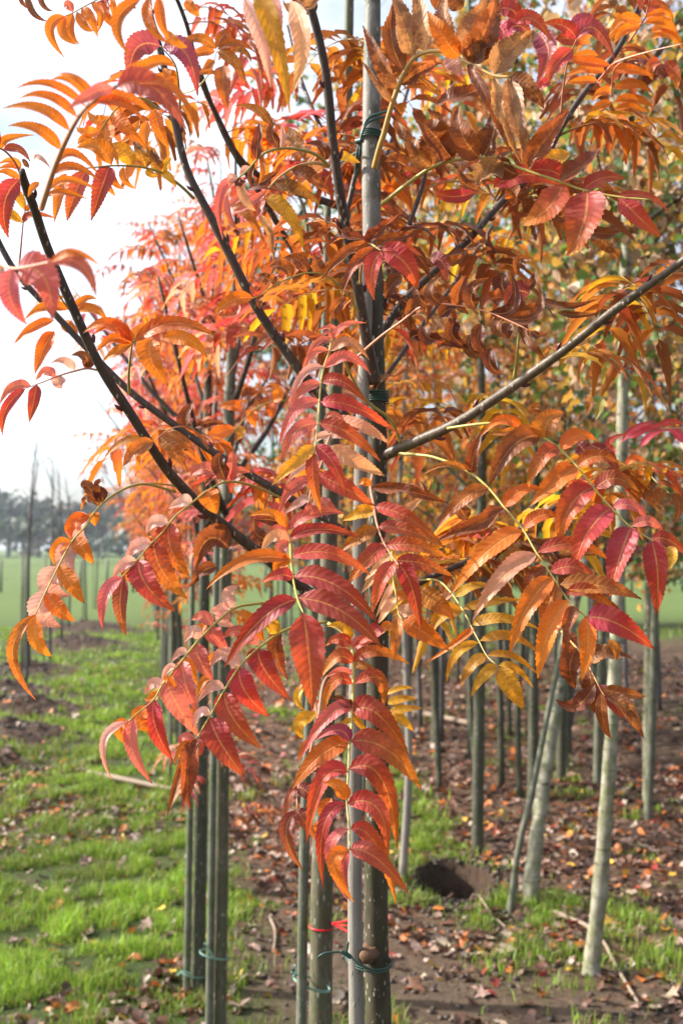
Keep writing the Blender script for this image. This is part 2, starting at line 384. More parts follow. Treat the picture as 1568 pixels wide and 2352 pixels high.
# grass blades: one mass
def grass_mesh(n, y0, y1, hgt, wid, power, seed):
    rs = np.random.RandomState(seed)
    y = y0 + (y1 - y0) * rs.rand(n) ** power
    x = (rs.rand(n) - .5) * 2 * (.36 * y + .3)
    g, l, s = zones(x, y)
    cl = fbm(x * 7, y * 7, 31, 3); keep = rs.rand(n) < g * sst(.30, .60, cl) * (.35 + .65 * sst(.34, .5, vnoise(x * 2.2, y * 1.6, 77)))
    x, y, cl = x[keep], y[keep], cl[keep]; n = len(x)
    z = hfun(x, y) - .004
    a = rs.rand(n) * 2 * math.pi; h = hgt * (.35 + .8 * rs.rand(n)) * (.15 + 1.9 * cl * cl + .5 * vnoise(x * 3, y * 3, 15)); w = wid * (.7 + .6 * rs.rand(n)); lean = rs.rand(n) * .75
    dx, dy = np.cos(a), np.sin(a); b = rs.rand(n) * 2 * math.pi; lx, ly = np.cos(b), np.sin(b)
    base = np.stack([x, y, z], -1); side = np.stack([dx, dy, 0 * dx], -1) * w[:, None] * .5
    m1 = base + np.stack([lx * lean * h * .3, ly * lean * h * .3, h * .55], -1)
    tip = base + np.stack([lx * lean * h, ly * lean * h, h * (1 - .35 * lean)], -1)
    V = np.stack([base - side, base + side, m1 + side * .8, m1 - side * .8, tip], 1).reshape(-1, 3)
    k = np.arange(n)[:, None] * 5
    q = k + np.array([[0, 1, 2, 3]]); t = k + np.array([[3, 2, 4]])
    t_ = rs.rand(n)[:, None]; yel = (rs.rand(n) < .17)[:, None]
    dd = fbm(x * 1.3, y * 1.3, 37)[:, None]
    c = np.array([.10, .19, .018]) * (1 - t_) + np.array([.27, .40, .04]) * t_
    c = c * (.45 + 1.1 * dd) * (.55 + .9 * cl[:, None]); c = np.where(yel, np.array([.30, .27, .09]), c)
    C = np.repeat(np.hstack([c, np.ones((n, 1))]), 5, 0)
    return V, [q, t], C
gp = [grass_mesh(210000, 3.2, 6.5, .062, .0046, 1.0, 1), grass_mesh(190000, 6.2, 11, .065, .008, 1.0, 2), grass_mesh(110000, 10.5, 22, .07, .018, 1.0, 3)]
V, F, C, _ = join(gp)
go = obj('grass', mesh_np('grass', V, F, M['grass'], C, smooth=False)); go['kind'] = 'stuff'; go['label'] = 'short bright green grass growing between the young trees'; go['category'] = 'grass'

# fallen leaves
def leaf_shape(kind, rs):
    if kind == 0:      # maple-like, five lobes
        rad = [.95, .45, 1.0, .5, .85, .35, .55, .18, .55, .35, .85, .5, 1.0, .45]; n = len(rad)
        a = np.linspace(math.pi / 2, math.pi / 2 + 2 * math.pi, n, endpoint=False)
    else:              # oval pointed
        n = 10; a = np.linspace(0, 2 * math.pi, n, endpoint=False); rad = .45 + .5 * np.abs(np.sin(a)) ** 1.6
    rad = np.array(rad) * (1 + .15 * (rs.rand(n) - .5))
    x, y = np.cos(a) * rad, np.sin(a) * rad
    z = .28 * (rs.rand() + .3) * np.abs(x) ** 1.5 + .18 * rs.randn() * y * y + .10 * rs.randn(n)
    V = np.vstack([np.stack([x, y, z], -1), [[0, 0, -.02]]])
    F = np.stack([np.full(n, n), np.arange(n), (np.arange(n) + 1) % n], -1)
    return V, F
rs = np.random.RandomState(5)
shapes = [leaf_shape(0 if k < 5 else 1, rs) for k in range(9)]
LIT = {'pale pink': (.36, .235, .19), 'pale buff': (.40, .31, .225), 'orange': (.50, .15, .035), 'rust brown': (.145, .068, .040), 'dark brown': (.085, .04, .025),
       'red': (.34, .05, .035), 'yellow': (.58, .36, .05), 'grey brown': (.22, .15, .11)}
names = list(LIT)
cum_r = np.cumsum([.11, .06, .11, .29, .25, .03, .02, .13]); cum_l = np.cumsum([.05, .05, .14, .28, .26, .02, .02, .18])
def rotm(yaw, pitch, roll):
    cy, sy, cp, sp, cr_, sr = math.cos(yaw), math.sin(yaw), math.cos(pitch), math.sin(pitch), math.cos(roll), math.sin(roll)
    return np.array([[cy, -sy, 0], [sy, cy, 0], [0, 0, 1]]) @ np.array([[1, 0, 0], [0, cp, -sp], [0, sp, cp]]) @ np.array([[cr_, 0, sr], [0, 1, 0], [-sr, 0, cr_]])
parts = []
def litter(n, y0, y1, smin, smax, seed, power=1.0):
    rs = np.random.RandomState(seed); m = n * 4
    y = y0 + (y1 - y0) * rs.rand(m) ** power; x = (rs.rand(m) - .5) * 2 * (.36 * y + .3)
    g, l, s = zones(x, y); left = x < row_a(y)
    p_ = np.where(left, .75 * (1 - sst(.30, .50, vnoise(x * 2.2, y * 1.6, 77))) * (y < 8.5) + .13, np.where(s > .5, .12, (l + .13) * (.35 + 1.1 * sst(.35, .65, fbm(x * 4, y * 4, 91, 3)))))
    ok = np.nonzero(rs.rand(m) < p_)[0][:n]; x, y, left = x[ok], y[ok], left[ok]; z = hfun(x, y)
    for k in range(len(x)):
        sh = shapes[rs.randint(9)]; sc = smin + (smax - smin) * rs.rand()
        r_ = rotm(rs.rand() * 6.28, rs.randn() * .48, rs.randn() * .48)
        V = sh[0] * sc @ r_.T + np.array([x[k], y[k], z[k] + sc * .25 + .002])
        cn = names[int(np.searchsorted(cum_l if left[k] else cum_r, rs.rand() * .999))]; c = np.array(LIT[cn]) * (.7 + .6 * rs.rand())
        parts.append((V, sh[1], np.tile(np.append(c, 1), (len(V), 1))))
litter(9500, 3.4, 8, .014, .038, 1, power=.9); litter(6500, 7, 16, .02, .05, 2)
V, F, C, _ = join(parts)
lo = obj('fallen_leaves', mesh_np('fallen_leaves', V, F, M['litter'], C, smooth=False)); lo['kind'] = 'stuff'; lo['label'] = 'small brown and orange leaf litter covering the soil'; lo['category'] = 'leaf litter'
# the larger fallen leaves one by one
lmesh = {}
for cn, cc in LIT.items():
    for q in range(5):
        V, F = leaf_shape(0, rs); ci = np.array(cc) * (.85 + .3 * rs.rand())
        lmesh[cn, q] = mesh_np('fallen_leaf', V, F, M['litter'], np.tile(np.append(ci, 1), (len(V), 1)), smooth=False)
def drop_leaf(x, y, sc, cn, label, group):
    o = obj('fallen_leaf', lmesh[cn, rnd.randrange(5)], None, (x, y, H(x, y) + sc * .22 + .004)); o.scale = (sc, sc, sc)
    o.rotation_euler = (rnd.gauss(0, .3), rnd.gauss(0, .3), rnd.random() * 6.28); return tag(o, label, 'fallen leaf', group)
spec = [(1162, 2195, .052, 'pale buff', 'pale silvery fallen leaf lying alone on bare soil'), (1165, 2155, .04, 'pale buff', 'pale curled leaf just above the silvery one on bare soil'),
        (1402, 2137, .058, 'yellow', 'yellow maple leaf on the ground right of the birch foot'), (1555, 2130, .05, 'pale pink', 'pink fallen leaf at the right edge, level with the birch foot'),
        (1540, 2300, .055, 'pale buff', 'whitish fallen leaf near the bottom right corner'), (1010, 2250, .022, 'yellow', 'small yellow-buff leaf on bare soil right of the trunk'),
        (1300, 2095, .045, 'orange', 'orange-brown leaf on the ground between the two birches'), (1270, 1900, .05, 'red', 'red leaf on the ground beside the first birch'),
        (1500, 1960, .055, 'pale pink', 'pale pink leaf standing up on the litter, right side'), (1375, 1880, .06, 'orange', 'bright orange leaf left of the thin birch'),
        (1530, 1905, .055, 'orange', 'orange leaf on the litter by the right edge'), (940, 2275, .03, 'orange', 'orange leaf on the soil beside the main trunk'),
        (1080, 2140, .03, 'rust brown', 'rusty leaf below the dug hole'), (120, 2225, .045, 'pale pink', 'pale brown leaf on the grass near the left edge'), (230, 2465 - 120, .05, 'rust brown', 'rust-brown leaf in the grass at lower left')]
for px, py, sc, cn, lb in spec:
    x, y = ground_at(px, py); drop_leaf(x, y, sc, cn, lb, 'large fallen leaves')
LAND = [('the nearest stake', ground_at(820, 2352)[0] * .4, 3.4), ('the slender birch foot', .93, 4.14), ('the leaning birch foot', .834, 4.92), ('the dug hole', hole[0], hole[1]), ('the dark upright post', 1.82, 6.5),
        ('the third rowan trunk', -.36, 3.25), ('the fourth rowan trunk', -.515, 4.0), ('the fifth rowan trunk', -.76, 5.2), ('the soil mounds', -2.75, 7.9), ('the bleached stick', -1.5, 7.4)]
drops = []; seen = {}
cand = 0
while len(drops) < 280 and cand < 6000:
    cand += 1
    y = 3.6 + 8 * rnd.random() ** 1.3; x = (rnd.random() - .5) * 2 * (.32 * y)
    g, l, s = zones(np.array([x]), np.array([y])); right = x > row_a(y) + .15
    if rnd.random() > (.25 + .9 * l[0] if right else .30): continue
    if math.hypot(x - hole[0], y - hole[1]) < .3: continue
    cum = cum_r if right else cum_l; cn = names[int(np.searchsorted(cum, rnd.random() * .999))]
    if right and rnd.random() < .30: cn = rnd.choice(['pale pink', 'pale buff', 'orange', 'grey brown'])
    ln, lx, ly = min(LAND, key=lambda q: math.hypot(q[1] - x, (q[2] - y) * .6)); dx, dy = x - lx, (y - ly) * .6
    w_ = ('right of' if dx > 0 else 'left of') if abs(dx) > abs(dy) else ('beyond' if dy > 0 else 'in front of')
    drops.append((math.hypot(dx, dy), x, y, rnd.uniform(.032, .058), cn, '%s %s' % (w_, ln)))
drops.sort()
ORDS = ['nearest', 'second', 'third', 'fourth', 'fifth', 'sixth', 'seventh', 'eighth', 'ninth', 'tenth', 'eleventh', 'twelfth', 'thirteenth', 'fourteenth', 'fifteenth', 'sixteenth', 'seventeenth', 'eighteenth', 'nineteenth', 'twentieth']
for _, x, y, sc, cn, where in drops:
    q = seen.get((cn, where), 0); seen[cn, where] = q + 1
    drop_leaf(x, y, sc, cn, '%s %s leaf %s, going outward' % (ORDS[min(q, 19)], cn, where), 'fallen leaves on the ground')
# crumbly clods on the dug soil, round the hole and on the bare patch
rs = np.random.RandomState(64); parts = []
ico = np.array([[0, 0, 1], [.89, 0, .45], [.28, .85, .45], [-.72, .53, .45], [-.72, -.53, .45], [.28, -.85, .45], [.72, .53, -.45], [-.28, .85, -.45], [-.89, 0, -.45], [-.28, -.85, -.45], [.72, -.53, -.45], [0, 0, -1]])
icf = np.array([[0, 1, 2], [0, 2, 3], [0, 3, 4], [0, 4, 5], [0, 5, 1], [1, 6, 2], [2, 7, 3], [3, 8, 4], [4, 9, 5], [5, 10, 1], [2, 6, 7], [3, 7, 8], [4, 8, 9], [5, 9, 10], [1, 10, 6], [11, 7, 6], [11, 8, 7], [11, 9, 8], [11, 10, 9], [11, 6, 10]])
n = 4200; kind = np.where(np.arange(n) < 800, 0, np.where(np.arange(n) < 3200, 1, 2)); a = rs.rand(n) * 6.28; q = 1.0 + .5 * np.abs(rs.randn(n)); mi = rs.randint(0, len(mounds), n); MA = np.array(mounds)[mi]
y2 = 3.5 + 2.2 * rs.rand(n)
x = np.where(kind == 0, hole[0] + np.cos(a) * .19 * q, np.where(kind == 1, MA[:, 0] + rs.randn(n) * MA[:, 2] * .5, row_a(y2) + .15 + rs.rand(n) * 1.6))
y = np.where(kind == 0, hole[1] + np.sin(a) * .30 * q, np.where(kind == 1, MA[:, 1] + rs.randn(n) * MA[:, 2] * .5, y2))
ss_ = np.where(kind == 1, .008 + .026 * rs.rand(n) ** 3, .004 + .013 * rs.rand(n) ** 2); z = hfun(x, y) + ss_ * .25
for k in range(n):
    V = ico * (1 + .35 * (rs.rand(12, 1) - .5)) * ss_[k] * np.array([1, .8 + .4 * rs.rand(), .7])
    parts.append((V + np.array([x[k], y[k], z[k]]), icf, np.tile([.045, .030, .021, 1] if rs.rand() < .6 else [.075, .052, .036, 1], (12, 1))))
V, F, C, _ = join(parts)
co = obj('soil_clods', mesh_np('soil_clods', V, F, M['litter'], C, smooth=False)); co['kind'] = 'stuff'
def ground_stick(name, pts, r, label):
    P3 = []
    for k, (px, py) in enumerate(pts):
        x, y = ground_at(px, py); P3.append((x, y, H(x, y) + r * 1.5, r * (1 - .5 * k / len(pts))))
    V, F = tube(P3, 20, 6, .3, 4); return tag(obj(name, mesh_np(name, V, F, M['twig'])), label, 'stick')
ground_stick('fallen_stick', [(1260, 2098), (1310, 2125), (1350, 2150), (1385, 2185), (1420, 2240), (1465, 2312)], .010, 'long grey fallen stick passing behind the thin birch foot')
ground_stick('fallen_stick', [(1035, 2050), (1080, 2065), (1130, 2105), (1170, 2145)], .006, 'pale thin stick running from the dug hole across the soil')
ground_stick('fallen_stick', [(205, 1785), (265, 1800), (345, 1815), (420, 1828)], .022, 'pale bleached stick lying in the left grass')
ground_stick('fallen_stick', [(950, 1645), (1030, 1665), (1110, 1680)], .03, 'pale stick lying on the litter behind the trunk')
ground_stick('fallen_stick', [(90, 2050), (140, 2090), (190, 2150), (205, 2170)], .007, 'thin dark twig lying in the left grass')
ground_stick('fallen_stick', [(1045, 2145), (1055, 2175), (1085, 2200)], .006, 'short orange-brown twig on bare soil under the hole')
ground_stick('fallen_stick', [(620, 2110), (632, 2140), (628, 2190)], .007, 'short bent grey twig between the stakes')
# ---------------------------------------------------------------- leaf blades
PAL = {  # colour at the base, at the tip, dryness
 'red': ((.45, .030, .045), (.56, .09, .022), .25), 'redy': ((.48, .045, .032), (.66, .22, .018), .4), 'pink': ((.62, .13, .135), (.56, .10, .08), .1),  # pink is leaf tone with some sky sheen painted in
 'peach': ((.72, .34, .22), (.70, .36, .16), .1), 'orange': ((.70, .16, .014), (.72, .21, .015), .2), 'oran2': ((.52, .17, .025), (.55, .14, .03), .5),
 'yellow': ((.72, .36, .02), (.74, .33, .015), .4), 'brown': ((.17, .045, .02), (.20, .055, .02), .5), 'dark': ((.115, .020, .014), (.14, .03, .02), .4),
 'tan': ((.52, .27, .12), (.46, .21, .08), .62), 'spot': ((.46, .17, .045), (.38, .11, .03), .8), 'purple': ((.30, .045, .11), (.46, .07, .05), .1),
 'plum': ((.22, .04, .05), (.46, .10, .03), .2), 'pale': ((.70, .42, .38), (.66, .25, .20), .05), 'rim': ((.60, .26, .03), (.07, .02, .01), .8), 'rust': ((.33, .080, .022), (.26, .055, .02), .6),
 'magenta': ((.50, .04, .09), (.50, .05, .05), .1)}
def blade(p0, pm, p1, w, pal, rs, nseg=30, cols=5, fold=.22, curl=0.0, crumple=0.0, nref=None, serr=.11, roll=0.0):
    p0, pm, p1 = (np.array(q, dtype=float) for q in (p0, pm, p1))
    ctrl = 2 * pm - .5 * (p0 + p1)
    t = np.linspace(0, 1, nseg + 1)[:, None]
    pos = (1 - t) ** 2 * p0 + 2 * t * (1 - t) * ctrl + t * t * p1
    T = np.gradient(pos, axis=0); T /= np.linalg.norm(T, axis=1)[:, None] + 1e-12
    view = np.array([0, 0, CH]) - pm; view /= np.linalg.norm(view)
    if nref is None: nref = view * 1.15 + np.array([-.22, 0, .38])
    nref = np.asarray(nref, dtype=float)
    S = np.cross(T, nref[None, :]); S /= np.linalg.norm(S, axis=1)[:, None] + 1e-12
    Nn = np.cross(S, T)
    tt = t[:, 0]
    ang = roll + curl * tt + crumple * (np.interp(tt, np.linspace(0, 1, 6), rs.randn(6)))
    S, Nn = S * np.cos(ang)[:, None] + Nn * np.sin(ang)[:, None], Nn * np.cos(ang)[:, None] - S * np.sin(ang)[:, None]
    up = np.where(tt < .26, np.sin(np.clip(tt / .26, 0, 1) * math.pi / 2) ** .75, 1 - (np.clip((tt - .26) / .74, 0, 1)) ** 1.9)
    up = np.maximum(up, .012)
    L = np.linalg.norm(p1 - p0)
    seg = L / nseg; wav = rs.rand() * 6.28
    kk = np.arange(nseg + 1)[:, None]; u = np.linspace(-1, 1, cols)[None, :] * np.ones((nseg + 1, 1)); odd = (kk % 2) * np.ones((1, cols))
    edge = np.abs(u) > .99; hw = (w * .5 * up)[:, None]
    f = np.where(edge, u * np.where(odd > 0, 1 + serr * .5, 1 - serr * .6), u); af = np.abs(f)
    sh = np.where(edge & (odd > 0) & (kk < nseg), seg * .9, 0)
    nn = hw * af * fold * 1.6 + .02 * hw * np.sin(kk * 1.55 + np.abs(u) * 2) * (np.abs(u) > .2) + .12 * hw * af * np.sin(kk * .42 + wav + np.where(u > 0, 1.3, 0))
    V = (pos[:, None, :] + T[:, None, :] * sh[..., None] + S[:, None, :] * (hw * f * np.cos(fold * 1.2 * af))[..., None] + Nn[:, None, :] * nn[..., None]).reshape(-1, 3)
    U = np.stack([u * .5 + .5, tt[:, None] * np.ones((1, cols))], -1).reshape(-1, 2)
    i = np.arange(nseg)[:, None] * cols; j = np.arange(cols - 1)[None, :]
    F = np.stack([i + j, i + j + 1, i + cols + j + 1, i + cols + j], -1).reshape(-1, 4)
    a, b, dry = PAL[pal]
    a, b = np.array(a), np.array(b); jit = 1 + .14 * rs.randn()
    k = np.clip((U[:, 1] * 1.15 - .18 + .10 * rs.randn()), 0, 1)[:, None] ** 1.3
    edge = (np.abs(U[:, 0] - .5) * 2)[:, None]
    halves = (U[:, 0] > .5)[:, None] * (.10 * rs.randn())
    c = (a * (1 - k) + b * k) * jit
    c = c * (1 + .10 * (1 - edge)) + np.array([.10, .06, 0]) * np.clip(halves + .02, 0, .3) * 2
    tipd = np.clip((U[:, 1] - .93) / .07, 0, 1)[:, None] * (rs.rand() < .6)
    c = c * (1 - tipd * .8)
    C = np.hstack([np.clip(c, .004, .9), np.full((len(V), 1), dry)])
    return V, F, C, U

# each compound leaf: frame, palette, depth at start and end of its stalk, stalk points, leaflets (base, middle, tip, width[, palette])
HERO = [
('F', 'orange', 1.25, 1.15, .0018, 'p', [(200, 1060), (150, 860), (60, 730), (-40, 680), (-150, 660)],
 [(0,660,-10,590,-20,500,40,'red'),(30,690,60,620,280,590,60),(40,680,150,700,240,800,60,'red'),(140,940,40,1130,70,1395,145,'red'),(210,840,100,790,-20,825,50),(210,850,90,830,-20,860,44),(170,940,60,880,-10,885,54),(-10,640,-60,560,-80,480,50,'red'),(230,850,200,800,175,785,40,'brown'),(270,780,320,770,405,855,40,'pale')]),
('F', 'orange', 1.3, 1.25, .0013, 'p', [(155, 1600), (170, 1440), (185, 1280), (205, 1150)],
 [(200,1180,130,1040,60,1010,66,'yellow'),(185,1280,60,1190,-20,1150,66,'yellow'),(195,1280,260,1210,450,1245,50,'red'),(195,1190,240,1150,290,1140,44,'orange')]),
('T1', 'rust', 1.4, 1.3, .0012, 'g', [(60, -80), (120, -50), (200, -40)],
 [(130,-30,150,50,215,98,34,'brown'),(185,-30,200,30,252,52,24,'brown'),(90,-40,100,0,130,40,26)]),
('A', 'pink', 1.42, 1.12, .0021, 'g', [(1135, 965), (1050, 780), (870, 640), (740, 430), (660, 240), (600, 160), (575, 250), (530, 380), (508, 500), (497, 640), (488, 800), (465, 980), (455, 1030)],
 [(575,255,730,175,890,320,78,'peach'),(540,380,720,290,895,420,88,'pink'),(515,490,680,485,865,655,95,'red'),(500,650,760,680,1110,890,112,'red'),(495,810,720,885,975,1110,115,'red'),(465,985,600,1120,710,1370,105,'red'),
  (455,1030,450,1250,515,1520,100,'redy'),(600,170,470,190,350,430,50),(565,240,430,285,355,510,55,'pink'),(525,360,360,440,255,710,62,'pale'),(500,495,370,555,270,710,85,'pink'),(490,635,310,715,180,1000,100,'pink'),
  (485,810,300,890,200,1130,105,'pink'),(460,985,320,1110,120,1300,100,'yellow'),(600,150,690,45,870,25,52),(615,120,560,100,510,140,40),(640,80,560,60,480,90,40),(640,140,700,120,760,170,36,'orange')]),
('A', 'pink', 1.42, 1.20, .0018, 'p', [(900, 900), (700, 830), (600, 880), (560, 960), (510, 1130), (440, 1300), (410, 1440)],
 [(560,1010,770,1100,1010,1225,125,'peach'),(500,1220,700,1320,930,1460,135,'red'),(400,1230,280,1330,190,1500,92),(420,1370,330,1440,220,1520,72,'pale'),(500,1390,570,1470,650,1510,90),(430,1110,330,1170,240,1290,60,'pale'),
  (560,890,500,920,440,980,60,'pale'),(600,780,840,840,1040,970,95,'peach'),(570,900,640,910,700,930,60,'pale'),(430,1430,440,1490,470,1540,80),(690,760,600,740,540,790,50),(880,640,960,480,1080,440,55,'peach')]),
('B', 'red', 1.38, 1.0, .0021, 'g', [(1030, 40), (900, 100), (780, 190), (742, 245), (770, 350), (775, 470), (790, 600), (825, 770), (872, 885)],
 [(745,240,950,105,1200,110,95,'pink'),(770,310,1000,230,1340,300,100),(785,450,1080,415,1400,590,118),(800,600,1130,670,1460,970,160),(830,770,1170,870,1490,1160,172),
  (760,330,640,285,540,420,90,'peach'),(770,465,420,480,115,700,112,'orange'),(790,610,680,590,545,650,100),(825,780,540,940,255,1310,148),(870,880,920,1230,945,1640,250),
  (740,240,640,110,440,130,70,'orange'),(720,190,640,160,490,160,90,'dark'),(600,310,500,260,495,150,110,'dark'),(750,280,660,230,600,290,70,'pink'),(770,340,700,400,760,560,90,'pink'),(780,470,690,500,650,590,110,'orange')]),
('C', 'redy', 1.40, 1.14, .0017, 'p', [(330, -60), (310, 90), (340, 260), (370, 450), (400, 570), (470, 750), (600, 950), (640, 1000)],
 [(320,90,780,140,1200,270,145,'rust'),(360,320,720,430,1150,760,165),(400,560,740,590,1190,800,150),(480,780,850,775,1230,920,165),(610,950,920,985,1290,1140,165),(630,990,790,1250,905,1780,205,'red'),
  (340,340,190,400,-20,480,170,'yellow'),(390,570,160,690,-50,850,175,'oran2'),(480,770,270,950,40,1230,210),(600,960,440,1200,335,1560,185,'red'),(310,80,240,20,170,60,90,'orange'),
  (350,330,270,330,100,300,60,'yellow'),(700,380,800,300,930,200,100,'peach'),(930,200,1000,90,1010,-30,40,'tan'),(950,250,960,100,870,0,40,'dark')]),
('C', 'orange', 1.42, 1.24, .0016, 'g', [(560, 850), (580, 1190), (610, 1350), (640, 1580), (700, 1640)],
 [(580,1190,480,1400,370,1620,75,'peach'),(600,1370,500,1530,400,1690,105,'peach'),(620,1390,700,1380,830,1460,130),(640,1560,760,1540,900,1560,150,'peach'),(640,1580,610,1850,580,2150,135,'oran2'),(700,1640,930,1790,1240,2010,235),
  (880,1300,1090,1450,1290,1630,230,'oran2'),(530,850,420,1000,240,1180,105,'peach'),(540,650,350,740,105,910,125,'peach'),(430,990,350,1130,200,1330,120,'peach'),(430,1720,330,1800,100,1960,170,'red'),(560,1700,480,1740,400,1840,110,'orange')]),
('D', 'redy', 1.38, 1.10, .0024, 'g', [(560, 30), (660, 90), (745, 190), (765, 260), (778, 400), (775, 600), (768, 800), (760, 950), (745, 1080), (735, 1300), (722, 1600), (745, 1820), (745, 2000)],
 [(760,240,850,190,960,190,100,'pink'),(770,370,980,270,1270,390,100),(780,400,900,415,1030,530,70,'oran2'),(775,560,1000,520,1035,795,125),(770,780,1000,830,1265,1200,195),(755,1060,1070,1130,1370,1480,200),(740,1310,1020,1380,1160,1999,190),
  (720,1609,985,1640,1075,2049,165,'red'),(750,1819,970,1950,1150,2469,140,'redy'),(755,1999,970,2070,1260,2389,155,'red'),
  (745,230,650,165,540,225,100,'red'),(740,245,670,235,605,300,60,'peach'),(770,380,630,330,480,535,125),(775,480,650,450,545,500,70,'pink'),(770,560,600,550,505,890,100,'redy'),(760,790,560,840,300,1235,130,'pink'),
  (745,1060,480,1190,240,1480,170,'orange'),(725,1320,500,1420,370,1955,155,'red'),(720,1609,520,1800,520,2349,115,'red'),(745,1819,570,2020,725,2440,90,'pink'),(745,2009,610,2130,785,2460,120,'orange'),(745,2040,690,2180,750,2450,80,'pink'),
  (720,1560,650,1450,520,1420,120,'orange'),(740,1060,640,960,440,1050,110,'purple'),(740,760,680,700,580,680,90,'dark'),(750,180,690,60,540,60,90,'yellow'),(790,800,830,900,900,980,60,'yellow'),(760,850,700,900,640,920,50,'yellow')]),
('D', 'plum', 1.40, 1.20, .0016, 'p', [(800, 430), (545, 500), (470, 850), (400, 1150), (300, 1450), (285, 1660)],
 [(300,1460,215,1560,180,1830,70),(310,1460,390,1510,500,1640,120),(285,1659,195,1880,340,2180,115),(285,1659,340,1740,470,1930,120),(400,1200,500,1290,590,1270,110,'plum'),(430,1050,350,1120,300,1240,70,'orange'),
  (470,850,370,560,300,640,50,'pale'),(430,800,310,900,345,1040,110,'yellow'),(370,560,290,680,360,790,70,'yellow'),(500,700,440,760,420,800,50,'pink'),(590,1550,540,1680,590,1780,130,'orange'),(440,1760,480,1850,450,1950,120,'orange')]),
('D', 'yellow', 1.66, 1.70, .0015, 'g', [(1000, 560), (1040, 680), (1085, 800)],
 [(1060,650,1190,595,1290,600,45),(1070,730,1200,690,1335,690,70),(1085,810,1230,775,1380,770,75),(1090,830,1200,870,1300,970,85)]),
('L', 'pink', 1.32, 1.08, .0018, 'g', [(1760, 250), (1560, 270), (1440, 295), (1330, 380), (1220, 490), (1130, 600), (1000, 760), (940, 860), (830, 950), (790, 990)],
 [(1400,300,1370,370,1440,410,90,'pale'),(1280,395,1320,470,1410,565,98),(1200,500,1230,620,1310,740,108),(1120,610,1140,760,1215,935,108),(1020,735,1090,890,1225,1085,125),(945,845,955,1020,1060,1230,122,'red'),(828,955,810,1150,935,1370,80),
  (795,990,640,1110,685,1345,50,'pale'),(1400,290,1350,310,1290,310,85,'pale'),(1440,285,1400,210,1465,160,80,'pale'),(1465,160,1490,150,1515,185,45,'orange'),(1290,390,1240,350,1175,370,75,'pink'),(1240,380,1230,430,1190,480,60,'orange'),
  (1210,480,1180,440,1125,515,75,'pale'),(1140,560,1100,570,1050,630,50,'pale'),(1060,650,1030,670,990,750,45,'pale'),(990,760,935,760,890,830,62,'pale'),(1140,590,1180,680,1210,770,48,'orange'),(1090,640,1080,700,1050,660,60,'orange'),
  (960,800,930,850,885,850,60,'orange'),(890,890,860,980,920,1055,95,'orange'),(800,1000,735,1040,785,1140,75,'orange'),(1310,560,1300,620,1285,630,50,'orange'),(1290,720,1240,760,1205,850,50,'orange'),(1010,740,1040,740,1090,790,50,'orange')]),
('L', 'red', 1.34, 1.10, .0018, 'g', [(2000, 380), (1777, 418), (1610, 520), (1480, 640), (1380, 790), (1290, 950), (1205, 1095)],
 [(1715,430,1690,570,1765,735,98,'rust'),(1575,520,1620,670,1780,860,140),(1565,500,1460,440,1370,480,80,'pink'),(1465,650,1370,580,1290,660,90,'pale'),(1465,650,1500,800,1650,960,142),(1380,800,1430,970,1600,1155,142),(1290,960,1360,1130,1500,1325,155),
  (1360,780,1290,780,1210,880,60,'pale'),(1280,940,1225,940,1180,1030,58,'pale'),(1200,1095,1150,1300,1170,1530,118,'rust'),(1195,1090,1120,1150,1070,1250,55,'orange'),(1190,1100,1110,1300,1020,1610,60,'rust'),(1200,1100,1225,1150,1228,1200,60,'pink'),
  (1600,480,1500,350,1470,410,80,'orange'),(1680,420,1650,390,1560,360,80,'yellow'),(1180,900,1190,980,1160,1000,60,'orange'),(1160,1060,1120,1090,1110,1130,50,'pink')]),
('T5', 'pale', 1.36, 1.16, .0017, 'g', [(800, -37), (650, -72), (520, -25), (430, 60), (393, 120), (330, 190), (270, 300), (210, 420), (165, 520)],
 [(400,65,350,130,400,185,90),(335,180,300,290,370,372,82),(280,310,230,395,325,438,98),(220,410,190,520,285,578,98),(350,180,385,230,428,292,66,'orange'),(280,300,330,390,385,470,70,'orange'),(230,430,270,500,343,552,70,'orange'),
  (165,530,170,640,240,713,66,'orange'),(395,70,330,110,328,185,60,'orange'),(330,195,262,225,252,300,60,'orange'),(162,520,60,700,165,912,52,'oran2'),(460,-5,455,-60,460,-95,60,'dark'),(455,0,400,-60,375,-55,55,'rust'),(450,10,400,0,385,30,50,'rust'),(415,50,430,80,435,120,50,'orange')]),
('T5', 'red', 1.42, 1.18, .0017, 'g', [(1290, -5), (1150, -65), (1040, -83), (960, -50), (880, 10), (800, 75), (740, 150), (690, 200), (630, 270), (560, 350)],
 [(770,95,780,220,870,362,98,'redy'),(700,185,740,320,855,452,98,'redy'),(640,275,670,390,798,507,108,'red'),(575,350,550,480,577,622,64,'plum'),(560,355,480,440,470,590,60,'pink'),(755,95,705,105,670,155,60,'pale'),(690,190,620,215,575,282,55,'pale'),
  (630,280,560,300,515,370,52,'pale'),(690,160,680,190,660,150,50,'orange'),(625,300,590,340,625,372,66,'orange'),(870,0,830,10,765,42,56,'pale'),(930,-65,960,0,990,65,90,'orange'),(990,-120,920,-140,870,-108,60,'pink'),(1020,-110,1000,-170,1010,-208,70,'dark'),
  (1050,-95,1060,-170,1060,-230,50,'pink'),(1050,-105,1090,-130,1145,-125,44,'pink'),(1045,220,950,180,888,315,125,'brown'),(1180,240,1110,205,1040,230,60,'rust'),(990,305,920,330,858,400,60,'brown')]),
('T3', 'orange', 1.28, 1.12, .0020, 'g', [(592, 605), (588, 520), (605, 380), (618, 368)],
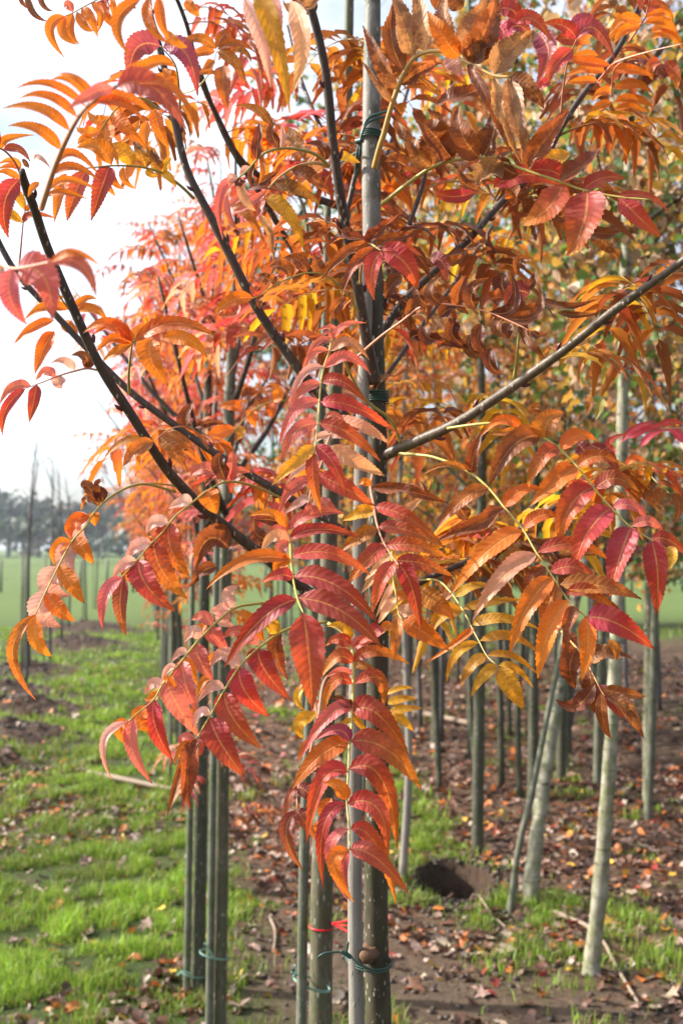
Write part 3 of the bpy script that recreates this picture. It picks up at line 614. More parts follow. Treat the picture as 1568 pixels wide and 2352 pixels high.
 [(605,375,500,290,380,335,56),(600,370,520,300,430,340,50),(600,385,520,360,440,420,48),(600,385,530,420,470,462,44),(615,375,790,290,985,350,70),(640,345,760,285,890,310,50),(740,360,860,365,945,445,62),(690,362,690,450,768,575,100),(610,370,640,320,700,300,50)]),
('T3', 'orange', 1.5, 1.4, .0016, 'g', [(348, 268), (290, 190), (232, 125), (60, 95)],
 [(250,275,150,310,65,385,42),(250,325,200,410,162,520,68),(305,235,210,215,115,272,48),(355,215,390,180,440,178,36),(360,220,430,225,490,282,42),(280,280,330,320,350,350,50)]),
('T3', 'pink', .80, .66, .0016, 'p', [(-60, -80), (-10, 0), (60, 40), (230, 10)],
 [(60,40,50,170,125,295,90),(75,35,200,80,240,275,140),(225,5,370,20,440,170,66),(10,40,-40,120,-10,200,90,'pale'),(240,20,340,-30,460,30,40,'orange')]),
('T1', 'orange', 1.02, .72, .0028, 'p', [(190, 950), (260, 740), (350, 550), (440, 450), (530, 395)],
 [(540,392,700,400,850,595,110,'pink'),(540,385,770,390,895,600,44),(520,400,420,430,310,500,60,'pink'),(560,370,670,300,790,290,56,'orange'),(345,530,230,440,90,450,42),(305,600,190,495,15,495,46),(270,690,180,590,40,575,50),(390,480,240,385,80,402,36),
  (410,450,330,370,235,365,36),(440,450,350,360,265,340,30),(250,760,340,700,460,810,38),(240,800,340,760,460,830,38),(225,870,310,820,450,870,34),(205,900,300,880,400,910,30),(180,830,150,860,130,900,30),(400,470,560,440,700,520,50),(420,460,560,470,660,560,46)]),
('F', 'orange', 1.12, 1.02, .0017, 'g', [(1520, 1085), (1420, 990), (1280, 890), (1100, 840), (900, 830), (680, 850)],
 [(870,810,770,680,605,690,125,'orange'),(1030,820,980,720,880,655,125,'yellow'),(1150,835,1110,740,1050,640,105,'rim'),(1260,870,1220,800,1190,700,90,'rim'),(1280,870,1300,820,1350,765,68,'yellow'),(860,850,800,1010,718,1260,145,'red'),(690,880,590,1060,530,1260,130,'red'),
  (520,890,470,1060,430,1270,95),(1270,880,1335,930,1382,1000,66,'yellow'),(1150,860,1190,900,1245,912,56,'yellow'),(970,850,980,940,1070,1012,56),(870,860,900,960,980,1010,56),(820,960,860,1010,910,1070,50)]),
('F', 'orange', 1.25, 1.2, .0014, 'g', [(1250, 390), (1100, 300), (930, 370), (790, 560), (740, 660)],
 [(850,450,760,475,690,400,80),(780,550,690,575,600,530,88),(720,650,665,620,612,665,66),(880,420,990,530,1160,700,110),(850,510,830,620,860,725,150),(1200,400,1250,540,1330,700,100),(1160,480,1140,600,1150,700,80),(1100,470,1020,590,950,650,60),(770,660,880,700,930,850,60)]),
('G', 'orange', 1.2, 1.08, .0014, 'g', [(1105, 700), (1100, 570), (1075, 400), (985, 285)],
 [(975,282,840,300,798,500,140,'purple'),(1010,288,1140,330,1212,590,120,'purple'),(1075,420,940,370,800,480,50),(1090,560,1010,480,880,490,60),(1090,560,980,520,890,520,50),(1080,500,1040,460,1000,420,70)]),
('G', 'orange', 1.5, 1.4, .0014, 'g', [(830, 50), (700, -40), (560, 20), (450, 80), (400, 100)],
 [(400,95,310,190,400,357,62),(405,100,390,210,480,275,54),(450,80,430,190,490,272,56),(480,80,520,160,575,190,50),(500,60,560,120,600,230,60),(560,30,620,90,600,200,50),(640,0,640,70,590,170,80,'red'),(600,20,660,110,720,180,56),(450,70,420,30,395,50,50,'pink'),(680,0,700,60,690,110,40)]),
('G', 'orange', .85, .78, .002, 'g', [(1100, -60), (1000, -40), (870, -10)],
 [(870,0,720,140,800,345,75),(920,-5,920,150,1050,275,64),(990,0,990,130,1040,245,62),(1140,0,1180,60,1225,100,60),(1000,180,1080,260,1150,290,50)]),
('G', 'oran2', 1.72, 1.62, .0016, 'g', [(1100, 575), (1200, 545), (1290, 440), (1330, 310)],
 [(1320,290,1210,235,1085,300,56),(1300,315,1230,320,1155,380,56),(1330,300,1450,265,1562,322,46),(1340,320,1440,380,1512,545,66),(1370,400,1370,530,1395,672,96),(1350,440,1270,435,1185,462,54),(1300,360,1280,400,1240,430,50),(1420,310,1500,320,1540,385,36,'rim'),(1310,260,1380,210,1420,260,60)]),
('T1', 'pink', .92, .84, .002, 'p', [(1400, 60), (1290, -40), (1150, -60)],
 [(1110,-10,1190,180,1237,405,66,'pale'),(1160,-20,1250,160,1322,520,85,'yellow'),(1200,-20,1260,80,1240,300,60,'pale'),(1300,20,1380,200,1330,430,84,'peach'),(1380,-20,1330,60,1290,0,60,'tan'),(1500,-40,1400,30,1290,20,80,'tan')]),
('I', 'tan', 1.36, 1.18, .0038, 't', [(175, 1315), (215, 1160), (250, 1050), (310, 830), (390, 610), (480, 460), (580, 410), (720, 405), (880, 480), (1100, 590), (1235, 605)],
 [(400,560,310,310,320,20,150,'brown'),(480,450,410,200,300,-80,175),(580,400,550,180,480,-100,160),(725,400,720,150,740,-60,150),(850,445,710,280,590,90,150,'orange'),(900,465,990,220,1070,-20,270,'tan'),(905,465,1040,250,1130,-60,230,'spot'),
  (1110,580,1230,400,1422,240,200),(1235,605,1400,700,1500,850,145,'spot'),(1110,600,1170,920,1322,1290,100,'tan'),(1215,650,1290,950,1332,1290,160,'tan'),(900,500,1060,780,1265,1255,80,'brown'),(340,710,215,480,85,200,120,'spot'),(300,800,200,650,78,480,60,'tan'),
  (390,680,540,560,705,500,125,'spot'),(720,470,800,510,855,605,120,'pale'),(1240,640,1310,720,1360,840,60,'plum'),(960,480,1010,400,1090,330,150,'spot'),(650,80,700,-40,720,-120,160,'brown'),(870,60,800,-20,820,-80,150,'spot')]),
('T2', 'rust', 1.38, 1.2, .0026, 'g', [(190, 935), (330, 825), (450, 752), (600, 722), (700, 725), (820, 770), (1000, 830), (1110, 870), (1260, 900), (1420, 915)],
 [(1130,870,1110,1020,1038,1172,160,'redy'),(1110,865,1200,815,1305,820,66,'red'),(1000,810,1110,755,1222,650,92,'rust'),(870,745,930,650,1045,510,112,'rust'),(1020,850,940,960,825,1030,118,'redy'),(1270,905,1360,990,1465,1085,80,'red'),(1260,890,1400,900,1500,970,36,'red'),
  (700,730,760,775,812,800,100,'brown'),(420,745,450,620,400,500,150,'spot'),(520,720,430,620,370,560,140,'brown'),(640,720,560,620,540,490,110,'rust'),(650,720,700,620,695,500,120,'brown'),(410,760,330,680,250,550,84,'spot'),(440,480,560,440,670,390,90,'brown'),
  (700,860,840,800,1010,850,84,'red'),(620,880,500,900,440,860,60,'red'),(760,850,800,900,780,950,80,'rust'),(740,780,660,800,640,840,110,'tan'),(640,870,560,830,545,750,44,'brown'),(850,780,980,790,1040,860,90,'red'),(1050,700,960,730,900,740,70,'yellow'),
  (300,760,260,740,200,740,70,'dark'),(1060,930,1020,990,960,960,60,'brown'),(1140,1060,1220,1070,1300,1060,54,'brown'),(1140,1080,1200,1110,1280,1195,60,'spot')]),
('H', 'rust', 1.30, 1.12, .0020, 't', [(1130, 1435), (1135, 1330), (1160, 1200), (1200, 1130), (1290, 1180)],
 [(1180,1100,1010,1085,825,1180,72,'dark'),(1210,1140,1010,1220,830,1400,105,'rust'),(1250,1180,1090,1300,985,1560,100,'rust'),(1320,1200,1220,1340,1240,1570,125,'red'),(1360,1200,1480,1280,1580,1490,180,'red'),(1310,1180,1450,1150,1620,1230,72,'red'),
  (1240,1150,1410,1085,1580,1040,95,'rust'),(1185,1110,1290,1020,1450,890,95,'dark'),(1180,1090,1220,1040,1310,1000,70,'red'),(1080,1090,1030,1030,980,1050,60,'dark'),(1310,1310,1440,1340,1560,1470,120,'dark')]),
('H', 'brown', 1.30, 1.12, .0022, 'g', [(885, 520), (800, 440), (700, 400), (560, 380), (440, 395), (350, 440), (240, 560), (130, 650)],
 [(310,470,330,320,352,160,84,'dark'),(500,370,440,260,450,145,76,'dark'),(150,600,30,760,55,1100,70,'pink'),(200,660,230,790,312,870,66,'peach'),(90,730,100,900,185,1035,46,'pink'),(340,440,370,550,330,672,46,'orange'),(430,200,330,80,150,45,70,'oran2'),(540,270,640,340,710,490,120,'tan'),
  (880,450,820,380,700,350,110,'dark'),(500,370,520,300,520,190,60,'pale'),(280,530,220,560,190,600,60,'pale'),(300,500,270,600,280,690,50,'brown'),(150,610,190,650,240,640,70,'dark'),(130,640,120,620,110,700,70,'pale'),(400,250,440,320,450,360,60,'plum')]),
('H', 'yellow', 1.34, 1.22, .0024, 't', [(880, 520), (800, 495), (720, 500), (640, 520), (560, 560), (480, 620), (415, 690)],
 [(450,660,640,700,822,825,95,'rim'),(600,560,760,610,885,745,105,'spot'),(380,770,570,900,692,1190,112,'yellow'),(290,660,400,620,522,510,58,'dark'),(240,710,400,680,585,760,50,'plum'),(330,760,330,840,300,930,120,'red'),(360,740,230,840,130,880,60,'pink'),
  (960,430,1040,460,1130,495,70,'yellow'),(280,740,150,790,30,900,60,'pink'),(330,900,420,1040,450,1260,60,'tan'),(120,850,250,900,400,1170,80,'oran2')]),
('H', 'rust', 1.34, 1.16, .0014, 'g', [(1115, 1660), (1050, 1560), (960, 1450), (840, 1370), (710, 1358), (600, 1390), (450, 1455), (370, 1520), (280, 1560)],
 [(590,1380,520,1310,418,1310,100,'rust'),(715,1340,650,1260,530,1240,110,'rust'),(830,1350,790,1280,780,1215,100,'rust'),(840,1330,880,1280,900,1300,50,'brown'),(470,1430,400,1400,335,1375,95,'rust'),(345,1530,300,1490,285,1440,70,'red'),(370,1530,340,1580,350,1640,60,'rust'),
  (300,1550,110,1580,-10,1700,100,'orange'),(180,1600,130,1680,20,1690,80,'red'),(500,1420,450,1400,450,1370,50,'tan'),(980,1580,930,1640,930,1720,90,'rust'),(1080,1530,1010,1600,990,1650,50,'orange')]),
('J', 'brown', 1.40, 1.22, .0018, 'p', [(-290, 1280), (-130, 1140), (0, 1045), (140, 945), (300, 935), (500, 970), (700, 1050), (800, 1100)],
 [(260,930,190,850,260,760,84),(350,930,360,850,407,755,100,'rust'),(470,960,440,860,545,770,100),(550,970,690,950,678,730,84,'dark'),(620,990,830,1000,845,800,84),(170,940,110,870,118,780,72),(350,1020,320,1120,430,1210,92,'dark'),(430,1120,430,1210,540,1260,80,'brown'),
  (500,1050,480,1160,545,1250,82),(620,1020,590,1080,642,1135,70),(680,1050,655,1100,670,1145,70,'dark'),(760,1080,810,1180,885,1265,56,'rust'),(800,1090,850,1125,905,1108,44),(130,1070,200,1150,320,1150,92,'dark'),(400,1190,300,1180,218,1235,58,'dark'),(660,900,560,900,500,960,90,'rust'),
  (630,740,640,860,760,900,110,'dark'),(720,760,720,660,815,655,44,'rust'),(790,870,700,860,640,950,110,'plum'),(760,840,820,780,830,700,50,'dark'),(850,900,1000,950,1220,900,56,'brown'),(960,980,1080,1000,1210,985,44,'brown'),(560,1200,550,1300,625,1365,80,'dark'),(0,900,50,930,80,970,60,'dark'),
  (10,760,-60,830,-90,900,90,'brown'),(0,600,110,640,190,780,90,'brown'),(180,650,260,680,280,800,80,'plum'),(20,980,100,940,150,990,80,'rust'),(60,1150,130,1120,220,1170,70,'dark'),(280,640,380,620,400,600,60,'brown'),(400,590,500,560,540,460,44,'brown'),(290,700,350,660,400,640,66,'rust'),(240,1020,320,960,420,1000,100,'brown')]),
('J', 'brown', 1.42, 1.38, .0026, 'g', [(697, 1395), (712, 1280), (725, 1130), (742, 1045)],
 [(742,1045,800,960,870,950,60,'rust'),(742,1045,680,1000,600,1010,80,'rust'),(740,1050,760,1120,760,1180,60,'brown')]),
('K', 'oran2', 1.36, 1.18, .0020, 'g', [(262, 158), (390, 140), (520, 130), (660, 150), (780, 202), (880, 270), (980, 370), (1070, 487), (1170, 600), (1270, 700), (1380, 770), (1480, 830)],
 [(780,208,620,260,488,482,125,'rust'),(800,205,820,120,912,72,130,'oran2'),(890,265,780,330,698,510,90,'redy'),(890,272,980,200,1082,222,88,'orange'),(980,365,860,460,715,590,122,'orange'),(985,370,1090,312,1212,350,78,'orange'),(1072,480,940,590,880,800,136,'redy'),(1080,488,1190,435,1325,512,88,'redy'),
  (1170,595,1040,730,963,930,138,'red'),(1180,590,1280,585,1370,665,58,'pink'),(1278,700,1220,860,1155,1092,146,'red'),(1285,690,1380,675,1462,745,58,'pink'),(1392,775,1425,960,1418,1192,124,'red'),(1390,765,1490,780,1610,880,70,'red'),(675,150,560,115,448,205,58,'orange'),(690,160,600,180,500,190,50,'oran2'),
  (1480,800,1510,870,1475,950,56,'yellow'),(1050,250,1150,310,1210,420,70,'plum'),(980,240,1030,300,1060,380,80,'plum'),(1080,630,1000,680,955,770,56,'yellow'),(780,20,740,60,820,80,50,'oran2')]),
('K', 'oran2', 1.40, 1.16, .0020, 'g', [(-5, 298), (100, 305), (200, 322), (370, 392), (490, 490), (580, 600), (680, 720), (750, 840), (830, 960), (930, 1110), (1030, 1205)],
 [(490,490,350,550,198,722,80,'oran2'),(380,390,250,360,120,420,38,'oran2'),(575,600,430,690,198,785,96,'rust'),(580,592,660,510,792,488,80,'orange'),(675,727,480,840,275,1085,105,'orange'),(680,717,780,640,885,655,70,'orange'),(757,857,570,980,398,1226,105,'peach'),(760,842,960,800,1168,893,76,'redy'),
  (840,988,710,1140,606,1408,115,'orange'),(840,952,970,930,1112,1035,86,'red'),(932,1103,820,1290,762,1545,116,'orange'),(925,1072,1060,1070,1195,1195,78,'redy'),(1020,1200,1040,1360,1000,1565,92,'orange'),(1042,1205,1200,1240,1405,1380,140,'red'),(400,405,410,300,450,180,72,'rust'),
  (890,1010,820,1130,788,1272,100,'oran2'),(980,1130,940,1250,922,1385,80,'rust'),(910,1010,1110,1030,1335,1105,104,'oran2'),(800,930,730,1000,698,1110,80,'rust'),(690,850,600,900,538,1015,80,'oran2'),(1060,1140,1170,1160,1240,1260,70,'oran2'),(1150,1330,1190,1380,1195,1445,40,'oran2'),(370,660,330,600,300,555,80,'brown')]),
('K', 'yellow', 1.5, 1.3, .0016, 'g', [(90, 1000), (200, 1000), (270, 1055), (350, 1170), (400, 1270), (440, 1345), (480, 1420), (540, 1475)],
 [(395,1265,330,1330,110,1480,42,'orange'),(400,1250,560,1212,780,1275,60),(435,1345,310,1410,258,1565,48),(445,1335,610,1310,765,1405,54),(350,1160,500,1120,682,1108,48),(310,1090,400,1035,512,1028,48),(480,1420,400,1470,330,1600,64),(485,1415,620,1420,760,1520,40),
  (540,1480,460,1530,390,1650,60),(550,1475,640,1490,740,1600,40),(560,1500,620,1600,680,1715,100),(280,1060,240,1100,180,1090,50,'peach'),(340,1170,230,1200,180,1300,90)]),
('T6', 'brown', 1.42, 1.3, .0014, 't', [(1010, 600), (1090, 690), (1140, 770), (1190, 870), (1210, 895)],
 [(1130,715,1220,705,1333,725,82,'spot'),(1145,850,1080,940,985,912,70,'brown'),(1190,880,1200,1000,1237,1092,50,'oran2'),(1230,925,1320,970,1388,1092,70,'spot'),(1200,860,1300,885,1395,900,54,'oran2'),(1130,770,1150,870,1160,975,82,'rust'),(1090,670,1050,760,1075,862,104,'rust'),
  (1015,605,1060,680,1020,745,80,'rust'),(1190,840,1250,930,1290,1000,60,'plum'),(1240,650,1270,690,1260,720,40,'oran2')]),
('M', 'magenta', 1.9, 1.75, .0015, 'p', [(1650, 850), (1300, 860), (1060, 900), (960, 1000), (890, 1160)],
 [(900,1100,860,980,1040,900,70),(1000,1000,1100,850,1310,780,56),(1090,1000,1180,880,1350,850,60),(1160,1030,1260,920,1400,870,60),(1568,1000,1480,880,1390,880,66),(1310,830,1450,790,1600,830,56),(1100,940,1300,830,1480,830,56)]),
('M', 'oran2', 1.85, 1.65, .0016, 'g', [(640, 1360), (780, 1330), (930, 1250), (1170, 1240), (1300, 1360), (1440, 1485)],
 [(1170,1250,1110,1400,1160,1560,125),(1200,1250,1410,1280,1560,1545,84,'red'),(1170,1240,1400,1250,1580,1350,50,'red'),(1310,1375,1225,1450,1188,1545,60),(1370,1430,1285,1500,1228,1595,60),(1410,1470,1335,1530,1298,1600,60),(1430,1490,1530,1600,1468,1785,84),(1020,1240,1100,1140,1235,1205,70,'orange'),
  (1320,1370,1420,1390,1540,1500,50)]),
('M', 'rust', 1.8, 1.7, .0015, 'g', [(540, 90), (700, 75), (900, 140), (1010, 210)],
 [(700,80,590,230,560,420,60,'oran2'),(760,100,700,250,620,420,60,'oran2'),(800,120,760,260,720,440,64,'green'),(860,150,820,300,780,440,64,'green'),(920,180,900,300,850,400,60,'green'),(1000,200,1100,230,1190,340,70,'green'),(640,520,660,620,640,720,76,'oran2'),(790,560,760,660,720,780,80,'green')]),
('T2', 'orange', 1.6, 1.45, .0017, 'p', [(1180, 370), (1240, 300), (1300, 270), (1420, 235), (1568, 200)],
 [(1240,330,1330,320,1430,350,44),(1250,410,1350,385,1430,432,42),(1250,470,1350,455,1430,497,42),(1250,500,1340,495,1412,517,38),(1240,420,1190,425,1150,467,40),(1245,470,1175,500,1158,565,46),(1250,510,1195,555,1168,612,42),(1260,520,1300,620,1312,722,66),(1460,280,1420,310,1430,370,50,'redy'),(1480,280,1530,340,1535,415,50,'redy'),
  (1180,255,1100,255,1048,285,38),(1200,320,1120,315,1030,350,44),(1170,372,1100,370,1030,385,36),(1240,300,1100,280,1020,260,40)]),
('T2', 'orange', 1.6, 1.4, .0014, 'p', [(1240, 440), (1243, 380), (1250, 320), (1300, 270)], []),
('T2', 'redy', 1.55, 1.45, .0018, 'p', [(1320, 190), (1375, 110), (1400, 60), (1420, -60)],
 [(1370,100,1290,90,1225,170,46,'orange'),(1380,120,1300,140,1250,200,46,'orange'),(1400,90,1480,55,1520,100,40,'orange'),(1410,120,1480,100,1540,150,40,'orange'),(1420,150,1490,130,1560,190,42,'orange'),(1390,60,1450,20,1510,60,40),(1390,20,1380,-20,1370,60,60,'red'),(1420,180,1500,160,1568,230,40,'orange'),(1330,120,1270,150,1230,190,40,'orange')]),
('T2', 'purple', 1.5, 1.35, .0018, 'p', [(1010, 520), (1020, 400), (1040, 280), (1080, 180)],
 [(900,150,950,250,895,385,96),(1070,225,985,300,955,372,74,'magenta'),(1060,180,1160,130,1255,275,74),(1080,180,1020,120,920,110,60,'red'),(720,110,745,170,700,235,90,'magenta'),(720,40,790,50,815,110,80,'red'),(770,150,820,120,880,180,70,'purple'),(800,110,880,90,965,190,66,'red'),(960,370,920,390,905,410,50,'magenta'),(980,180,1080,180,1140,200,60,'redy'),
  (1050,120,1130,100,1180,170,60,'purple')]),
('V', 'orange', 1.5, 1.4, .0014, 'g', [(400, 1115), (340, 1110), (290, 1118)], []),
('T3', 'oran2', 1.4, 1.3, .0016, 'p', [(950, 860), (890, 780), (830, 760), (770, 775), (710, 820)],
 [(665,820,560,830,470,915,34),(685,850,620,870,565,940,70),(730,810,790,870,855,965,62),(760,800,840,830,890,900,46),(860,760,850,710,880,650,70,'brown'),(900,740,960,740,1030,750,34,'dark')]),
('T3', 'pink', 1.44, 1.36, .0016, 'p', [(455, 505), (400, 495), (350, 505), (280, 525), (190, 560), (120, 585)],
 [(400,490,390,440,325,435,50,'brown'),(420,480,400,460,390,445,60,'dark'),(345,500,300,460,235,470,36,'pale'),(280,530,270,560,285,585,60,'pale'),(250,530,210,510,165,550,44,'pink'),(170,570,155,650,135,740,52,'red'),(120,590,30,680,15,800,44,'red'),(140,570,60,580,0,660,42,'pink')]),
('T3', 'orange', 1.9, 1.8, .0014, 'g', [(1310, 640), (1230, 650), (1150, 690), (1060, 790), (1000, 870)],
 [(1100,680,1050,665,1005,675,50),(1155,680,1150,720,1170,765,50),(1210,650,1240,690,1235,725,44),(1240,640,1270,600,1225,560,50),(1060,750,980,800,945,850,60),(1100,630,1160,620,1200,660,60,'brown'),(1080,760,1100,790,1080,820,40,'yellow')]),
]
PAL['green'] = ((.20, .22, .03), (.30, .24, .03), .1)
# ---------------------------------------------------------------- trunks, stakes, branches
def Vtube(pts, **k):
    """pts (x, y, depth, width in px)"""
    rows = [tuple(P(x, y, d)) + (w * .5 / FP * d,) for x, y, d, w in pts]
    return rows
def to_ground(rows, r=None):
    """extend a trunk straight down to the ground"""
    x, y, z, r0 = rows[-1]; x0, y0, z0, _ = rows[-2]
    k = .35; gx_, gy_ = x + (x - x0) / max(z0 - z, .05) * z * k, y + (y - y0) / max(z0 - z, .05) * z * k
    out = list(rows); gz = H(gx_, gy_)
    if z > gz + .05:
        for f in (.25, .5, .75): out.append((x + (gx_ - x) * f, y + (gy_ - y) * f, z + (gz - z) * f, r0 * (1 + .06 * f)))
    out.append((gx_, gy_, gz - .04, (r or r0) * 1.18))
    return out
def tube_obj(name, rows, mat, parent, n=24, sides=10, bump=.08, seed=1, knots=(), origin=None):
    V, F = tube(rows, n, sides, bump, seed, knots)
    o0 = np.array(origin if origin is not None else rows[-1][:3])
    me = mesh_np(name, V - o0, F, mat); po = parent.location if parent else Vector((0, 0, 0))
    return obj(name, me, parent, Vector(o0) - po)
def smoothpath(pts): return pts

# main tree
tr = to_ground(Vtube([(856, -40, 1.55, 36), (853, 200, 1.54, 40), (852, 380, 1.53, 42), (853, 500, 1.52, 44), (856, 640, 1.51, 42), (862, 800, 1.5, 42), (866, 1000, 1.5, 44), (868, 1300, 1.5, 46), (866, 1600, 1.5, 50), (866, 1900, 1.5, 54), (863, 2100, 1.5, 56), (869, 2352, 1.5, 60)]))
root0 = empty('rowan_tree', tr[-1][:3], 'nearest young rowan tree with red and orange compound leaves, tied to a grey stake', 'tree')
mt_, nt = new_mat('main_trunk_bark'); N = NT(nt)       # olive below, paler grey smooth bark higher up
tube_obj('trunk', tr, M['trunk'], root0, 150, 28, .10, 3, knots=[(1.05, 2.6, .006, .02)])
def branch(pts, mat, parent, seed=1, n=60, bump=.12, name='branch', sides=12, buds=0):
    rows = Vtube(pts); V, F = tube(rows, n, sides, bump, seed)
    parts = [(V, F)]
    c = catmull(rows, 200)
    o0 = Vector(rows[0][:3]); me = mesh_np(name, V - np.array(o0), F, mat)
    b = obj(name, me, parent, o0 - parent.location)
    if buds:
        for q in range(buds):
            k = int(200 * (q + .5) / buds); p = c[k, :3]; t = c[min(k + 2, 199), :3] - c[k - 2, :3]; t /= np.linalg.norm(t) + 1e-9
            s = np.cross(t, [0.2, -1, .1]); s /= np.linalg.norm(s); s *= (1 if q % 2 else -1)
            r = c[k, 3]; a = p + s * r * .8; e = a + s * r * .9 - t * r * 1.8
            V2, F2 = tube([tuple(a) + (r * .5,), tuple((a + e) / 2 + s * r * .2) + (r * .42,), tuple(e) + (r * .1,)], 6, 6)
            obj('bud', mesh_np('bud', V2 - a, F2, M['bud']), b, Vector(a) - o0)
    return b, c
BR = {}
def addb(key, pts, mat='branch', **k):
    BR[key] = branch(pts, M[mat], root0, seed=len(BR) + 3, **k)[1]
def dw(p, d0, d1, w0, w1):
    n = len(p); return [(x, y, d0 + (d1 - d0) * i / (n - 1), w0 + (w1 - w0) * i / (n - 1)) for i, (x, y) in enumerate(p)]
addb('low_left', [(53, 392, 1.18, 12)] + dw([(58, 420), (80, 480), (110, 570), (165, 700), (230, 840), (300, 950), (370, 1060), (410, 1110), (470, 1170), (570, 1250), (640, 1305), (740, 1385), (800, 1435), (866, 1480)], 1.2, 1.5, 20, 27), n=110, buds=9)
addb('low_left_back', dw([(-60, 420), (0, 560), (50, 640), (130, 725), (200, 800), (300, 900), (400, 975), (500, 1045), (640, 1130), (760, 1200), (866, 1290)], 1.52, 1.53, 13, 20), n=90, buds=7)
addb('upper_left', dw([(340, -40), (345, 30), (372, 130), (400, 270), (430, 390), (480, 490), (530, 590), (580, 690), (620, 755), (680, 840), (730, 900), (800, 965), (862, 1020)], 1.42, 1.52, 14, 26), n=100, buds=9)
addb('centre', dw([(700, -40), (712, 10), (745, 150), (765, 330), (790, 500), (818, 640), (838, 760), (862, 880)], 1.3, 1.48, 17, 28), n=90, buds=6)
addb('right', dw([(1640, 540), (1568, 598), (1420, 705), (1300, 800), (1200, 872), (1060, 965), (960, 1012), (872, 1050)], 1.22, 1.5, 17, 27), n=90, buds=8, mat='branch_olive')
addb('upper_right', dw([(1490, -40), (1420, 110), (1340, 215), (1290, 290), (1240, 380), (1150, 465), (1080, 545), (1000, 620), (920, 700), (864, 790)], 1.64, 1.53, 12, 19), n=80, buds=7)
addb('back_right', dw([(990, 330), (965, 440), (930, 540), (895, 650), (866, 740)], 1.62, 1.55, 9, 15), n=40)
addb('lower_right', dw([(1420, 1090), (1320, 1140), (1230, 1192), (1080, 1285), (970, 1335), (868, 1400)], 1.62, 1.53, 10, 17), n=60)
addb('behind_trunk', dw([(835, 300), (823, 370), (805, 450), (795, 520), (830, 640), (858, 740)], 1.62, 1.56, 10, 15), n=40)
# pruned stump on the trunk
ks = P(838, 2197, 1.442); Vk, Fk = tube([tuple(P(850, 2190, 1.49)) + (.012,), tuple(P(842, 2195, 1.462)) + (.0098,), tuple(P(839, 2196, 1.45)) + (.0088,), tuple(ks) + (.0062,)], 18, 16, .55, 7)
obj('knot', mesh_np('knot', Vk - np.array(root0.location), Fk, M['knot']), root0)

# stakes
def stake(rows, mat, label, group=None, nodes=0):
    e = rows[-1]; V, F = tube(rows, 90, 14, .05, 5 + int(e[0] * 10) % 7, knots=[(.4 + .33 * k, a, .0009, .010) for k in range(nodes) for a in (0.0, 1.0, 2.0, 3.1, 4.2, 5.2)])
    o = obj('wooden_stake', mesh_np('wooden_stake', V - np.array(e[:3]), F, M[mat]), None, e[:3]); return tag(o, label, 'stake', group)
stake(to_ground(Vtube([(846, 540, 1.50, 25), (842, 700, 1.485, 26), (836, 850, 1.48, 28), (830, 1000, 1.475, 30), (824, 1300, 1.47, 31), (815, 1700, 1.465, 33), (815, 2100, 1.46, 34), (819, 2352, 1.46, 36)]), r=.0105), 'stake', 'pale grey stake standing against the nearest rowan trunk', nodes=7)

def ring(cx, cy, cz, a, b, r, tilt=0.0, turns=1, mat='wire', name=None, pitch=.0, seg=40, phase=0.0, axis_rot=0.0):
    n = int(seg * turns) + 1; P_ = []
    for k in range(n):
        t = phase + k / seg * 2 * math.pi
        x, y = a * math.cos(t), b * math.sin(t)
        x, y = x * math.cos(axis_rot) - y * math.sin(axis_rot), x * math.sin(axis_rot) + y * math.cos(axis_rot)
        P_.append((cx + x, cy + y, cz + tilt * x + pitch * k / seg, r))
    return tube(P_, n * 2, 6)
def tie(parts, label, mat='wire', cat='wire tie'):
    V, F, _, _ = join(parts); c = V.mean(0)
    return tag(obj('plant_tie', mesh_np('plant_tie', V - c, F, M[mat]), None, c), label, cat)
def wtube(pts, w=5.0, n=30):
    return tube([tuple(P(x, y, d)) + (w * .5 / FP * d,) for x, y, d in pts], n, 8)
c = P(846, 2205, 1.485); 
tie([ring(c.x, c.y, c.z - .002, .031, .042, .0012, tilt=-.16, turns=2, pitch=.0034), wtube([(730, 2200, 1.43), (742, 2190, 1.43), (775, 2186, 1.435), (800, 2190, 1.44), (812, 2204, 1.436), (832, 2218, 1.432), (860, 2228, 1.452), (880, 2226, 1.475), (894, 2218, 1.50)], 5), wtube([(795, 2192, 1.44), (797, 2178, 1.437), (799, 2164, 1.435)], 6, 12), wtube([(782, 2184, 1.436), (805, 2200, 1.437)], 7, 8)],
    'green wire twisted round the nearest trunk and stake below the stump', 'wire')
c = P(852, 322, 1.53)
tie([ring(c.x, c.y, c.z, .0155, .0155, .0013, tilt=-.12, turns=4, pitch=.0028), wtube([(770, 382, 1.6), (800, 362, 1.55), (828, 345, 1.51)], 6), wtube([(822, 400, 1.53), (826, 350, 1.51), (832, 300, 1.508), (846, 272, 1.505), (870, 262, 1.51), (892, 254, 1.53)], 6.5), wtube([(816, 410, 1.53), (820, 350, 1.512), (838, 290, 1.506), (862, 274, 1.506), (888, 268, 1.53)], 6), wtube([(818, 325, 1.508), (832, 322, 1.5)], 13, 8)],
    'green wire wound round the grey upper trunk of the nearest tree', 'wire')
c = P(866, 925, 1.5); tie([ring(c.x, c.y, c.z, .0155, .0155, .0012, tilt=-.05, turns=5, pitch=.003)], 'dark green wire round the trunk where the right branch leaves', 'wire')

